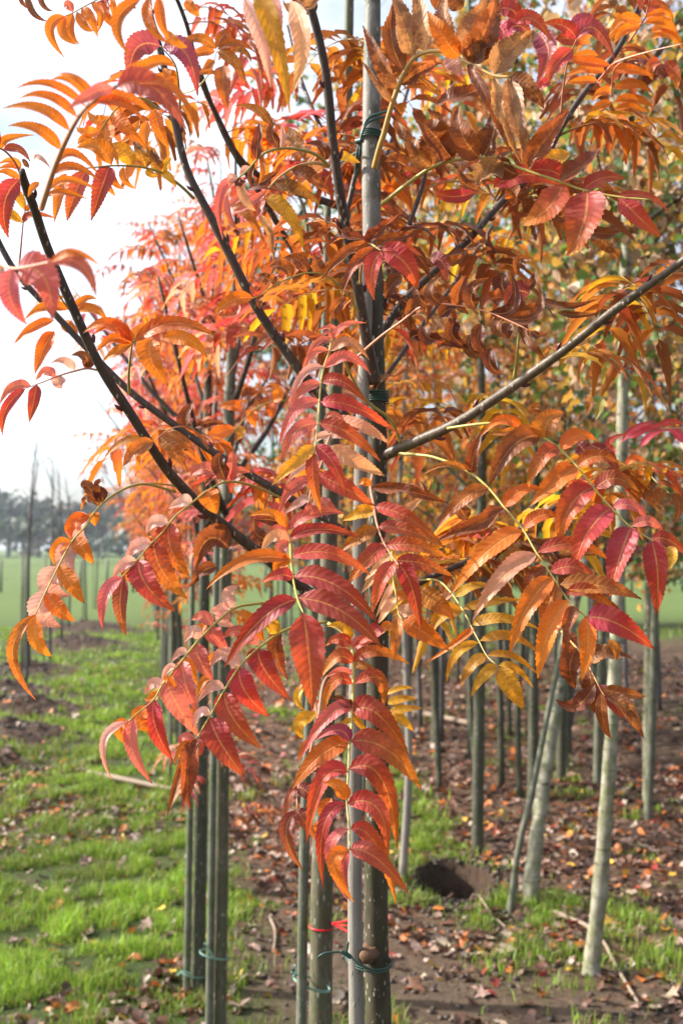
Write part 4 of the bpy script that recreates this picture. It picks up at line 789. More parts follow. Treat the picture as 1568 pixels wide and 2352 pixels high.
# ---------------------------------------------------------------- hero leaves
pending = []; leafroots = []
rs0 = np.random.RandomState(42)
def build_leaf(spec, parent, key):
    f, pal, d0, d1, rr, rk, rach, lfs = spec
    pts = [D(f, x, y) for x, y in rach]; k = FR[f][2]
    cum = [0]
    for a, b in zip(pts, pts[1:]): cum.append(cum[-1] + math.hypot(b[0] - a[0], b[1] - a[1]))
    dep = [d0 + (d1 - d0) * (c / cum[-1]) ** .8 for c in cum]
    rows = [tuple(P(p[0], p[1], d)) + (rr * (1 - .62 * c / cum[-1]),) for p, d, c in zip(pts, dep, cum)]
    V, F = tube(rows, max(14, len(rows) * 5), 8, .08, 2)
    # swollen foot of the stalk
    o0 = np.array(rows[0][:3])
    ro = obj('compound_leaf', mesh_np('leaf_stalk', V - o0, F, M['rachis_' + rk]), parent, Vector(o0) - parent.location)
    pp = np.array(pts); fine = np.array([(pp[i] * (1 - t) + pp[i + 1] * t).tolist() + [dep[i] * (1 - t) + dep[i + 1] * t] for i in range(len(pp) - 1) for t in np.linspace(0, 1, 12)])
    for L_ in lfs:
        bx, by, mx_, my_, tx, ty, w = L_[:7]; pl = L_[7] if len(L_) > 7 else pal
        b, m_, t = D(f, bx, by), D(f, mx_, my_), D(f, tx, ty)
        q = np.argmin(np.hypot(fine[:, 0] - b[0], fine[:, 1] - b[1])); db = fine[q, 2]
        near = np.hypot(fine[q, 0] - b[0], fine[q, 1] - b[1])
        wpx = w / k * .91855
        if near > 22: db += .05 + .06 * rs0.rand()
        ln = math.hypot(t[0] - b[0], t[1] - b[1]) / FP * db
        dt = db + ln * (rs0.rand() * .36 - .22); dm = (db + dt) / 2 - ln * (.06 + .10 * rs0.rand())
        if near <= 22: b = (fine[q, 0] * .75 + b[0] * .25, fine[q, 1] * .75 + b[1] * .25)
        wm = wpx / FP * dm * 1.16
        dark = pl in ('brown', 'dark', 'rust', 'tan', 'spot')
        rs = np.random.RandomState(rs0.randint(1 << 30))
        V, F, C, U = blade(P(b[0], b[1], db), P(m_[0], m_[1], dm), P(t[0], t[1], dt), wm, pl, rs, nseg=34 if wpx > 20 else 24, fold=.12 + .2 * rs.rand() + (.15 if dark else 0),
                           curl=(rs.rand() - .5) * (1.6 if dark else .28), crumple=.30 if dark else .05, roll=(rs.rand() - .5) * .22)
        pending.append((wpx * math.hypot(t[0] - b[0], t[1] - b[1]) * (1 if -20 < t[0] < 1590 and t[1] > -20 else .4), key, ro, V, F, C, U, np.array(P(b[0], b[1], db))))
def flush(key, parent, limit):
    mine = sorted([p for p in pending if p[1] == key], key=lambda p: -p[0])
    for p in mine[:limit]:
        _, _, ro, V, F, C, U, b = p
        obj('leaflet', mesh_np('leaflet', V - b, F, M['leaf'], C, U), ro, Vector(b) - (ro.location + parent.location))
    rest = mine[limit:]
    if rest:
        V, F, C, U = join([(p[3] - np.array(parent.location), [p[4]], p[5], p[6]) for p in rest])
        o = obj('small_leaflets', mesh_np('small_leaflets', V, F, M['leaf'], C, U), parent); o['kind'] = 'stuff'
# second rowan, right behind the first
t1 = to_ground(Vtube([(803, -60, 2.0, 20), (800, 100, 2.0, 22), (797, 250, 2.01, 25), (791, 500, 2.03, 29), (778, 700, 2.05, 32), (768, 900, 2.06, 34), (757, 1200, 2.07, 38), (748, 1600, 2.07, 44), (740, 2000, 2.07, 50), (736, 2352, 2.07, 54)]))
root1 = empty('rowan_tree', t1[-1][:3], 'second rowan, olive trunk with a red tie just left of the nearest one', 'tree')
tube_obj('trunk', t1, M['sapling_light'], root1, 110, 20, .08, 9)
B1R = {}
def addb1(key, pts, mat, parent=root1, n=60): B1R[key] = branch(pts, M[mat], parent, seed=len(B1R) + 20, n=n)[1]
addb1('a', dw([(395, -30), (430, 60), (458, 175), (500, 270), (545, 355), (590, 400), (640, 428), (700, 448), (793, 478)], 1.75, 2.0, 9, 18), 'branch')
addb1('b', dw([(455, 150), (490, 250), (530, 340), (600, 450), (655, 545), (712, 625), (779, 690)], 1.8, 2.03, 9, 18), 'branch')
addb1('c', dw([(640, 380), (695, 470), (708, 560), (722, 680), (745, 790), (766, 880)], 2.1, 2.06, 7, 12), 'sapling_light')
addb1('d', dw([(560, 620), (600, 720), (660, 830), (720, 920), (765, 980)], 2.3, 2.07, 8, 13), 'branch')
addb1('e', dw([(1130, 520), (1050, 640), (960, 760), (860, 900), (762, 1020)], 2.35, 2.07, 8, 14), 'branch')
addb1('f', dw([(960, 120), (920, 260), (870, 400), (800, 560)], 2.3, 2.04, 7, 12), 'branch')
addb1('g', dw([(660, 60), (690, 180), (740, 300), (795, 400)], 2.2, 2.02, 7, 12), 'branch')
stake(to_ground(Vtube([(752, 470, 2.04, 17), (748, 700, 2.03, 18), (735, 1000, 2.02, 19), (716, 1500, 2.01, 21), (700, 1900, 2.0, 23), (692, 2352, 2.0, 25)]), r=.0105), 'stake_green', 'mossy pale stake left of the second rowan with the red tie')
c = P(716, 2262, 2.035); tie([ring(c.x, c.y, c.z, .034, .028, .0012, tilt=-.36, turns=2, pitch=.003), wtube([(672, 2245, 1.99), (680, 2232, 1.985), (678, 2215, 1.985)], 4, 10), wtube([(668, 2232, 1.985), (684, 2240, 1.985)], 4, 8)], 'pale green wire round the second trunk and its stake, near the bottom', 'wire_pale')
c = P(738, 2128, 2.07); Vr, Fr = ring(c.x, c.y, c.z, .0225, .0225, .0021, tilt=-.05, turns=1.02)
tie([(Vr, Fr), wtube([(762, 2120, 2.06), (780, 2118, 1.9), (808, 2112, 1.7)], 5), wtube([(762, 2120, 2.06), (785, 2132, 1.9), (812, 2147, 1.7)], 6), wtube([(762, 2122, 2.06), (800, 2126, 1.75)], 3)], 'bright red plastic tie round the second trunk', 'redtie', 'plastic tie')

for q, spec in enumerate(HERO):
    key = 1 if (spec[2] >= 1.85 or (spec[0] == 'G' and spec[2] > 1.7)) else 0
    build_leaf(spec, (root0, root1)[key], key)
flush(0, root0, 300); flush(1, root1, 100)

# ---------------------------------------------------------------- ready-made compound leaves for everything further off
def proto_leaf(pal_list, rs, nseg=8, cols=3, pairs=6, length=.20, curl=0.0, lw=.017, ll=.068, stalk=True):
    """stalk leaves the origin along +X, arches and droops (-Z)"""
    n = 14; s = np.linspace(0, 1, n); droop = .35 + .75 * rs.rand()
    ang = .55 - droop * 1.9 * s ** 1.2; st = length / (n - 1)
    x = np.concatenate([[0], np.cumsum(np.cos(ang[:-1]) * st)]); z = np.concatenate([[0], np.cumsum(np.sin(ang[:-1]) * st)])
    y = .02 * np.sin(s * 2) * (rs.rand() - .5)
    c = np.stack([x, y, z], -1); parts = []
    base = np.array(PAL[pal_list[0]][0])
    if stalk:
        V, F = tube([tuple(c[k]) + (.0013 * (1 - .6 * s[k]),) for k in range(0, n, 3)] + [tuple(c[-1]) + (.0004,)], 8, 4, caps=False)
        parts.append((V, F, np.tile([.50, .28, .08, .1], (len(V), 1)), np.zeros((len(V), 2))))
    T = np.gradient(c, axis=0); T /= np.linalg.norm(T, axis=1)[:, None]
    for p in range(pairs + 1):
        sp = .30 + .70 * p / pairs; k = min(int(sp * (n - 1)), n - 1); b = c[k]; t = T[k]; up = np.array([-t[2], 0, t[0]])
        for sd_ in ((1, -1) if p < pairs else (0,)):
            L = ll * (1 - .18 * abs(p - pairs * .45) / pairs) * (.85 + .3 * rs.rand())
            dr = t * (.55 if sd_ else 1) + np.array([0, 1, 0]) * sd_ * .85 + up * (.1 - .15 * rs.rand()); dr = dr / np.linalg.norm(dr) * L
            sag = .30 + .5 * rs.rand(); e = b + dr + np.array([0, 0, -1]) * L * sag * .8; m_ = b + dr * .52 + np.array([0, 0, 1]) * L * (.05 - .1 * sag)
            V, F, C, U = blade(b, m_, e, lw * (.9 + .3 * rs.rand()), pal_list[rs.randint(len(pal_list))], rs, nseg=nseg, cols=cols, fold=.3, curl=curl * (rs.rand() - .5) * 3, crumple=curl * .25, nref=up + np.array([0, 0, .3]))
            parts.append((V, [F], C, U))
    return join(parts)
PSETS = {'orange': ['orange', 'orange', 'redy', 'oran2'], 'red': ['red', 'redy', 'pink'], 'pink': ['pink', 'red', 'peach'], 'yellow': ['yellow', 'oran2'], 'rust': ['rust', 'brown', 'oran2'], 'brown': ['brown', 'dark', 'rust'],
         'tan': ['tan', 'spot', 'brown'], 'mixed': ['oran2', 'yellow', 'redy']}
pm = np.random.RandomState(77)
PROTO = {k: [proto_leaf(v, pm, curl=.9 if k in ('brown', 'tan') else .15) for _ in range(4)] for k, v in PSETS.items()}
PLOW = {k: [proto_leaf(v, pm, nseg=3, cols=3, pairs=5, stalk=False) for _ in range(4)] for k, v in PSETS.items()}
PMESH = {k: [mesh_np('compound_leaf', *q[:2], M['leaf_far'], q[2], q[3]) for q in v] for k, v in PROTO.items()}
def orient(dirx, roll):
    x = np.array(dirx, dtype=float); x /= np.linalg.norm(x) + 1e-9
    h = np.array([x[0], x[1], 0]); h /= np.linalg.norm(h) + 1e-9
    y = np.cross([0, 0, 1], h); z = np.cross(h, y)
    cr_, sr = math.cos(roll), math.sin(roll)
    y2, z2 = y * cr_ + z * sr, z * cr_ - y * sr
    return np.stack([h, y2, z2], 1)
from mathutils import Matrix
def put_leaf(parent, pos, dirx, pset, rs, scale=1.0):
    Rm = orient(dirx, rs.randn() * .3) * scale
    o = obj('compound_leaf', rs_choice(PMESH[pset], rs), parent)
    Mx = Matrix([list(Rm[0]) + [pos[0] - parent.location.x], list(Rm[1]) + [pos[1] - parent.location.y], list(Rm[2]) + [pos[2] - parent.location.z], [0, 0, 0, 1]])
    o.matrix_basis = Mx; return o
def rs_choice(l, rs): return l[rs.randint(len(l))]
def along(curve, parent, psets, rs, n, t0=0, t1=1, scale=(.8, 1.1), away=0.0, up=.0):
    for k in range(n):
        q = int((t0 + (t1 - t0) * rs.rand()) * (len(curve) - 1)); p = curve[q, :3]; t = curve[max(q - 4, 0), :3] - curve[min(q + 4, len(curve) - 1), :3]; t /= np.linalg.norm(t) + 1e-9
        d = t * .6 + rs.randn(3) * .7; d[1] = abs(d[1]) * .8 + away; d[2] = d[2] * .3 + up
        put_leaf(parent, p, d, rs_choice(psets, rs), rs, rs.uniform(*scale))
rs = np.random.RandomState(3)
along(BR['upper_right'], root0, ['rust', 'brown', 'brown', 'tan', 'yellow'], rs, 12, 0, .85, away=.3)
along(BR['back_right'], root0, ['rust', 'mixed', 'yellow'], rs, 6, away=.4)
along(BR['right'], root0, ['mixed', 'yellow', 'rust'], rs, 6, .1, .9, away=.9)
along(BR['lower_right'], root0, ['mixed', 'yellow', 'yellow', 'rust'], rs, 15, away=.5)
along(BR['behind_trunk'], root0, ['orange', 'rust'], rs, 6, away=.4)
along(BR['upper_left'], root0, ['orange', 'orange', 'rust'], rs, 2, .0, .45, away=.5)
along(BR['low_left_back'], root0, ['orange', 'red'], rs, 5, .45, .95, away=.7)
tcurve = catmull(tr[:8], 200)
along(tcurve, root0, ['rust', 'brown', 'brown', 'yellow', 'tan'], rs, 11, .05, .75, away=.6)
for k_, ps_, n_ in (('a', ['orange', 'red', 'pink'], 3), ('b', ['orange', 'yellow', 'mixed'], 4), ('c', ['orange', 'red'], 5), ('d', ['red', 'pink', 'rust'], 8), ('e', ['mixed', 'yellow', 'rust'], 10), ('f', ['mixed', 'brown', 'tan'], 7), ('g', ['red', 'pink'], 5)):
    along(B1R[k_], root1, ps_, rs, n_, away=.15)
along(catmull(t1[:6], 200), root1, ['orange', 'red', 'yellow'], rs, 8, 0, .9, away=.2)

# ---------------------------------------------------------------- the other young rowans
ORD = ['first', 'second', 'third', 'fourth', 'fifth', 'sixth', 'seventh', 'eighth', 'ninth', 'tenth', 'eleventh', 'twelfth', 'thirteenth', 'fourteenth', 'fifteenth', 'sixteenth', 'seventeenth', 'eighteenth', 'nineteenth', 'twentieth']
def merge_leaves(items, protos):
    parts = []
    for pos, Rm, ps, tint in items:
        V, F, C, U = protos
        parts.append((V @ Rm.T + pos, F, C * tint, U))
    return join(parts)
def sapling(x, y, h, r, z0, rad, nleaf, psets, label, group, seed, single=False, cat='tree', name='rowan_tree', mat='sapling', lean=(0, 0), nb=9, top=1.0, lscale=1.0, path=None):
    rs = np.random.RandomState(seed); zg = H(x, y)
    root = empty(name, (x, y, zg), label, cat, group)
    rows = []
    for k in range(7):
        t = k / 6; rows.append((x + lean[0] * t + .025 * math.sin(seed + k * 1.7), y + lean[1] * t + .02 * math.cos(seed * 2 + k), zg - .04 + (h + .04) * t, r * (1.12 - .85 * t)))
    if path: rows = path(rows)
    rows = rows[::-1]
    tube_obj('trunk', rows, M[mat], root, 26 if not single else 60, 8 if not single else 14, .10, seed)
    tc_ = catmull(rows, 100); items = []
    cur = []
    for b in range(nb):
        t = b / max(nb - 1, 1); z = z0 + (h - .15 - z0) * t; k = int(np.argmin(np.abs(tc_[:, 2] - zg - z))); p = tc_[k, :3]
        a = b * 2.4 + seed; L = rad * (1.25 - .65 * t) * (.75 + .5 * rs.rand()); el = .75 + .5 * rs.rand()
        d = np.array([math.cos(a) * math.cos(el), math.sin(a) * math.cos(el), math.sin(el)])
        q = [tuple(p) + (r * .42 * (1 - .4 * t),), tuple(p + d * L * .5 + np.array([0, 0, -.04])) + (r * .3 * (1 - .4 * t),), tuple(p + d * L * 1.2 + np.array([0, 0, .05])) + (r * .12,)]
        V, F = tube(q, 8, 5)
        obj('branch', mesh_np('branch', V - np.array(root.location), F, M['branch' if single else 'farbark']), root)
        cur.append(catmull(q, 30))
    parts = []
    for k in range(nleaf):
        c = cur[rs.randint(len(cur))] if rs.rand() < .88 else tc_[:70]
        i = int(len(c) * (1 - rs.rand() ** 1.4)) if len(c) == 30 else rs.randint(len(c)); i = min(i, len(c) - 1); p = c[i, :3]
        d = rs.randn(3); d[2] *= .3
        ps = rs_choice(psets, rs); sc = rs.uniform(.8, 1.2) * lscale
        if single: put_leaf(root, p, d, ps, rs, sc)
        else:
            V, F, C, U = rs_choice(PLOW[ps], rs); parts.append((V @ (orient(d, rs.randn() * .3) * sc).T + p - np.array(root.location), F, C * np.array([1, 1, 1, 0]) * rs.uniform(.75, 1.2), U))
    if parts:
        V, F, C, U = join(parts); o = obj('crown', mesh_np('crown', V, F, M['leaf_far'], C, U), root); o['kind'] = 'stuff'
    return root
GA = 'young rowans in the receding row left of centre'
# third and fourth of the row, whose trunks stand clear at lower left
for n_, (path, sp, lb, slb, seed) in enumerate([
    ([(545, 500, 3.25, 15), (538, 700, 3.25, 20), (530, 850, 3.25, 24), (520, 1200, 3.25, 29), (512, 1700, 3.25, 32), (503, 2352, 3.25, 35)], [(500, 1150, 3.22, 15), (494, 1500, 3.22, 16), (488, 1900, 3.22, 17), (481, 2352, 3.22, 19)], 'third rowan in the row, pale mossy trunk reaching the bottom of the picture at left', 'pale stake left of the third rowan trunk', 61),
    ([(484, 700, 4.0, 12), (478, 900, 4.0, 19), (470, 1300, 4.0, 25), (462, 1800, 4.0, 30), (456, 2270, 4.0, 34)], [(444, 1250, 3.97, 12), (440, 1500, 3.97, 13), (436, 1900, 3.97, 15), (429, 2270, 3.97, 17)], 'fourth rowan in the row, dark mossy trunk just left of the third', 'thin pale stake left of the fourth rowan trunk', 62)]):
    rows = Vtube(path); rr = to_ground(rows)
    x, y = rr[-1][0], rr[-1][1]
    sapling(x, y, 2.65, .03, 1.68, .42, 66, ['orange', 'red', 'rust', 'pink', 'pink'], lb, GA, seed, single=True, lscale=.85, mat='sapling_light' if n_ == 0 else 'sapling', path=lambda _r, rr=rr: [q for q in rr[::-1]] + [(rr[0][0] + .02, rr[0][1], rr[0][2] + .1, .006)])
    stake(to_ground(Vtube(sp), r=.011), 'stake_green', slb)
    c = P((path[-1][0] + sp[-1][0]) / 2, (2195, 2238)[n_], (3.22, 3.98)[n_]); tie([ring(c.x, c.y, c.z, .042, .03, .0014, tilt=-.25, turns=2, pitch=.003), wtube([(c_[0], c_[1], (3.18, 3.95)[n_]) for c_ in (((470, 2165), (480, 2180), (492, 2200)), ((408, 2240), (420, 2232), (440, 2236)))[n_]], 4, 10)], ('green wire round the third trunk and its stake', 'green wire low on the fourth trunk and its stake')[n_], 'wire_pale')
ya = 5.2; kk = 4
sets = [['orange', 'red', 'pink'], ['orange', 'orange', 'red'], ['red', 'pink', 'orange'], ['orange', 'mixed', 'rust']]
while ya < 34:
    kk += 1; x = row_a(ya) + rnd.uniform(-.05, .05); h = 3.3 + .35 * math.sin(kk * 2.1)
    nl = int(150 - 3.0 * (ya - 5)) if ya < 20 else 80
    wd = ORD[kk - 1] if kk <= 20 else 'one of the last'
    sapling(x, ya, h, .024, 1.30, .62, nl + 25, sets[kk % 4], '%s rowan from the camera in the row left of centre, orange crown' % wd if kk <= 20 else '%s rowan back from the far end of the row left of centre' % ORD[max(0, 28 - kk)], GA, 100 + kk, nb=9 if ya < 12 else 5, lscale=1.15)
    if ya < 16:
        sx, sy = x - .06, ya - .02
        o = obj('wooden_stake', mesh_np('wooden_stake', *tube([(0, 0, 1.75, .010), (.01, 0, .9, .011), (0, 0, -.04, .012)], 10, 8, .06, kk), M['stake_green']), None, (sx, sy, H(sx, sy)))
        tag(o, 'grey stake on the left of the %s rowan in the row' % ORD[kk - 1], 'stake')
    ya += 1.12 if ya < 12 else 1.5
# red-leaved twin row just right of it, fills the middle distance
kk = 0
for (x, y, ps_, mt2) in [(.30, 5.3, ['mixed', 'yellow', 'rust'], 'stake'), (.12, 6.6, ['mixed', 'orange'], 'sapling'), (.62, 7.3, ['mixed', 'yellow'], 'sapling'), (.95, 8.0, ['yellow', 'mixed'], 'sapling'), (1.15, 7.1, ['mixed', 'yellow'], 'sapling'), (.02, 8.4, ['orange', 'mixed'], 'sapling'),
                      (.55, 9.3, ['mixed', 'rust'], 'sapling'), (-.35, 9.8, ['orange', 'mixed'], 'sapling'), (1.4, 9.4, ['yellow', 'mixed'], 'sapling'), (.2, 11.5, ['mixed'], 'sapling')]:
    kk += 1
    sapling(x, y, 3.4, .021 if kk > 1 else .020, 1.38, .50, 95, ps_, '%s thin yellow-orange rowan right of the nearest tree, counted outward' % ORD[kk - 1], 'thin rowans in the second row', 300 + kk, nb=7, mat=mt2, lscale=1.1)

# bare-topped row on the left
kk = 0
for y in (12.8, 14.0, 15.6, 17.4, 20.5, 24, 29):
    kk += 1; x = -1.5 - .17 * y + rnd.uniform(-.1, .1); hh = rnd.uniform(2.55, 2.95); zg = H(x, y); rs = np.random.RandomState(500 + kk)
    root = empty('bare_sapling', (x, y, zg), '%s bare young tree from the camera in the far left row' % ORD[kk - 1], 'tree', 'bare young trees in the left row')
    rows = [(x + .10 * math.sin(kk), y, zg + hh, .006), (x + .05 * math.sin(kk * 3), y, zg + hh * .6, .016), (x, y, zg - .03, .024)]
    tube_obj('trunk', rows, M['farbark'], root, 16, 7, .06, kk); c = catmull(rows, 50); ps_ = []
    for b in range(14):
        k = rs.randint(0, 26); p = c[k, :3]; a = rs.rand() * 6.28; L = rs.uniform(.15, .5); el = rs.uniform(.7, 1.3)
        d = np.array([math.cos(a) * math.cos(el), math.sin(a) * math.cos(el), math.sin(el)]) * L
        V, F = tube([tuple(p) + (.005,), tuple(p + d * .5 + np.array([0, 0, -.02])) + (.0035,), tuple(p + d) + (.0012,)], 5, 4)
        obj('branch', mesh_np('branch', V - np.array(root.location), F, M['farbark']), root)
    tag(obj('wooden_stake', mesh_np('wooden_stake', *tube([(0, 0, 1.5, .012), (0, 0, -.04, .013)], 4, 7), M['stake_green']), None, (x - .07, y, H(x - .07, y))), 'stake of the %s bare young tree in the far left row' % ORD[kk - 1], 'stake')

# ---------------------------------------------------------------- birches and other trees on the right
BC = {'y': (.62, .36, .06), 't': (.50, .31, .14), 'o': (.55, .20, .04), 'g': (.16, .26, .05), 'b': (.24, .10, .04), 'G': (.10, .20, .07), 'r': (.40, .05, .06), 'p': (.20, .06, .08), 'k': (.60, .40, .26), 'w': (.16, .24, .16)}
def small_leaf_mesh(n=1):
    V = np.array([[0, 0, 0], [.5, .35, .08], [.5, 0, -.03], [.5, -.35, .08], [1.0, 0, -.12], [.22, .33, .05], [.22, -.33, .05]])
    F = np.array([[0, 2, 5], [5, 2, 1], [1, 2, 4], [0, 6, 2], [6, 3, 2], [3, 4, 2]]); return V, F
SV, SF = small_leaf_mesh()
BL = {k: mesh_np('leaf', SV, SF, M['birch_leaf'], np.tile(np.append(np.array(c), 1), (7, 1)), smooth=True) for k, c in BC.items()}
def leafy(x, y, h, r, rad, z0, n, cols, label, name, cat, seed, mat='sapling', rows=None, group=None, size=(.040, .060), droop=.55, nb=14, singles=0, hang=True, ntw=5):
    rs = np.random.RandomState(seed); zg = H(x, y); root = empty(name, (x, y, zg), label, cat, group)
    if rows is None: rows = [(x + .05 * math.sin(seed), y, zg + h, r * .25), (x + .03, y, zg + h * .5, r * .7), (x, y, zg - .04, r * 1.15)]
    tube_obj('trunk', rows, M[mat], root, 90, 14, .24 if mat == 'birch' else .16, seed); c = catmull(rows, 150); tw = []; L0 = np.array(root.location)
    for b in range(nb):
        z = z0 + (h - z0) * (b + .3) / nb; k = int(np.argmin(np.abs(c[:, 2] - zg - z))); p = c[k, :3]; a = rs.rand() * 6.28; L = rad * rs.uniform(.6, 1.15) * (1.15 - .5 * b / nb); el = rs.uniform(.35, .9)
        d = np.array([math.cos(a) * math.cos(el), math.sin(a) * math.cos(el), math.sin(el)])
        rws = [tuple(p) + (r * .3,), tuple(p + d * L * .5) + (r * .2,), tuple(p + d * L + np.array([0, 0, -.1 * L])) + (r * .08,)]
        V, F = tube(rws, 8, 5); obj('branch', mesh_np('branch', V - L0, F, M['branch'] if mat == 'birch' else M['farbark']), root)
        cb = catmull(rws, 20)
        for q in range(ntw):
            s = cb[rs.randint(5, 20), :3]; hd = np.array([rs.randn(), rs.randn(), 0]) * .18 * rad / .8; ln = rs.uniform(.4, 1.0) * droop
            e = s + hd * 1.6 + (np.array([0, 0, -ln * 1.3]) if hang else np.array([0, 0, ln * .3 * rs.randn()])); mm = s + hd + np.array([0, 0, -.15 * ln if hang else .1]); tw.append(catmull([tuple(s) + (.0022,), tuple(mm) + (.0018,), tuple(e) + (.0010,)], 12))
    V, F, _, _ = join([tube([tuple(t[0]), tuple(t[6]), tuple(t[11])], 6, 3, caps=False) for t in tw]); o = obj('twigs', mesh_np('twigs', V - L0, F, M['branch']), root); o['kind'] = 'stuff'
    clump = rs.rand(len(tw)) ** 1.5 + .15; clump /= clump.sum(); ii = rs.choice(len(tw), n, p=clump); ss = rs.randint(0, 12, n)
    pos = np.array([tw[a][b, :3] for a, b in zip(ii, ss)]) + rs.randn(n, 3) * .022
    ks = [cols[q] for q in rs.randint(0, len(cols), n)]; sz = rs.uniform(size[0], size[1], n)
    al, be, ga = rs.rand(n) * 6.28, rs.randn(n) * .8, rs.rand(n) * 1.3 + .2
    ca, sa, cb_, sb, cg, sg = np.cos(al), np.sin(al), np.cos(be), np.sin(be), np.cos(ga), np.sin(ga)
    RM = np.empty((n, 3, 3)); RM[:, 0] = np.stack([ca * cg - sa * sb * sg, -sa * cb_, ca * sg + sa * sb * cg], 1); RM[:, 1] = np.stack([sa * cg + ca * sb * sg, ca * cb_, sa * sg - ca * sb * cg], 1); RM[:, 2] = np.stack([-cb_ * sg, sb, cb_ * cg], 1)
    RM *= sz[:, None, None]; order = np.argsort(pos[:, 1]) if singles else np.arange(n)
    for q in order[:singles]:
        o = obj('leaf', BL[ks[q]], root); A = RM[q]; pq = pos[q] - L0
        o.matrix_basis = Matrix([list(A[0]) + [pq[0]], list(A[1]) + [pq[1]], list(A[2]) + [pq[2]], [0, 0, 0, 1]])
    q = order[singles:]; m = len(q)
    V = (np.einsum('vj,nij->nvi', SV, RM[q]) + (pos[q] - L0)[:, None, :]).reshape(-1, 3); F = (np.arange(m)[:, None, None] * 7 + SF[None]).reshape(-1, 3)
    C = np.array([BC[ks[k]] for k in q]) * rs.uniform(.6, 1.25, (m, 1)); C = np.repeat(np.hstack([C, np.ones((m, 1))]), 7, 0)
    o = obj('crown', mesh_np('crown', V, F, M['birch_leaf'], C), root); o['kind'] = 'stuff'
    return root
def px_rows(pts): return Vtube(pts)
b2 = Vtube([(a_, b_, c_, w_ * .88) for a_, b_, c_, w_ in [(1452, 200, 4.3, 18), (1442, 400, 4.3, 24), (1432, 700, 4.25, 28), (1428, 1000, 4.2, 31), (1420, 1300, 4.2, 33), (1408, 1600, 4.15, 34), (1388, 1900, 4.15, 37), (1372, 2080, 4.14, 41), (1360, 2200, 4.14, 46), (1356, 2245, 4.13, 62)]])
b2[-1] = b2[-1][:2] + (H(b2[-1][0], b2[-1][1]) - .03, b2[-1][3])
leafy(b2[-1][0], b2[-1][1], 4.2, .03, .9, 2.05, 2900, 'yyytkkobggGbkg', 'slender white birch with its foot clear of the leaf litter, the nearer of two', 'birch_tree', 'tree', 71, 'birch', b2, singles=300, nb=15, ntw=6)
b1 = Vtube([(a_, b_, c_, w_ * .88) for a_, b_, c_, w_ in [(1405, 500, 5.9, 14), (1392, 800, 5.8, 20), (1375, 1050, 5.7, 26), (1335, 1300, 5.5, 29), (1295, 1500, 5.3, 32), (1255, 1750, 5.1, 35), (1228, 1950, 4.97, 38), (1212, 2085, 4.92, 46)]])
b1[-1] = b1[-1][:2] + (H(b1[-1][0], b1[-1][1]) - .03, b1[-1][3])
leafy(b1[-1][0], b1[-1][1], 4.3, .03, .9, 2.0, 2900, 'yytkoggbGk', 'leaning white birch in a green tuft beside the dug hole', 'birch_tree', 'tree', 72, 'birch', b1, singles=0, nb=14, ntw=6)
def pixel_stake(pts, mat, label, r=.012):
    rows = Vtube(pts); e = rows[-1]; rows[-1] = e[:2] + (H(e[0], e[1]) - .03, e[3]); return stake(rows, mat, label)
pixel_stake([(1292, 1480, 4.9, 12), (1265, 1600, 4.88, 13), (1225, 1800, 4.86, 14), (1190, 1950, 4.85, 15), (1168, 2030, 4.85, 16)], 'stake_green', 'dark slanting stake beside the leaning birch')
pixel_stake([(1184, 1990, 4.98, 9), (1186, 2040, 4.98, 9), (1188, 2085, 4.96, 9)], 'stake_green', 'short peg left of the leaning birch foot')
pixel_stake([(1505, 1350, 6.5, 16), (1500, 1500, 6.5, 18), (1494, 1700, 6.48, 20), (1486, 1885, 6.5, 22)], 'stake_green', 'dark upright post at far right, standing in the litter')
pixel_stake([(1385, 1340, 7.4, 17), (1380, 1500, 7.4, 19), (1374, 1650, 7.4, 20), (1370, 1815, 7.4, 20)], 'stake_green', 'dark green post behind the thin birch')
pixel_stake([(1290, 1370, 7.8, 10), (1296, 1600, 7.8, 11), (1302, 1790, 7.8, 12)], 'stake_green', 'thin grey-green post between the two birches')
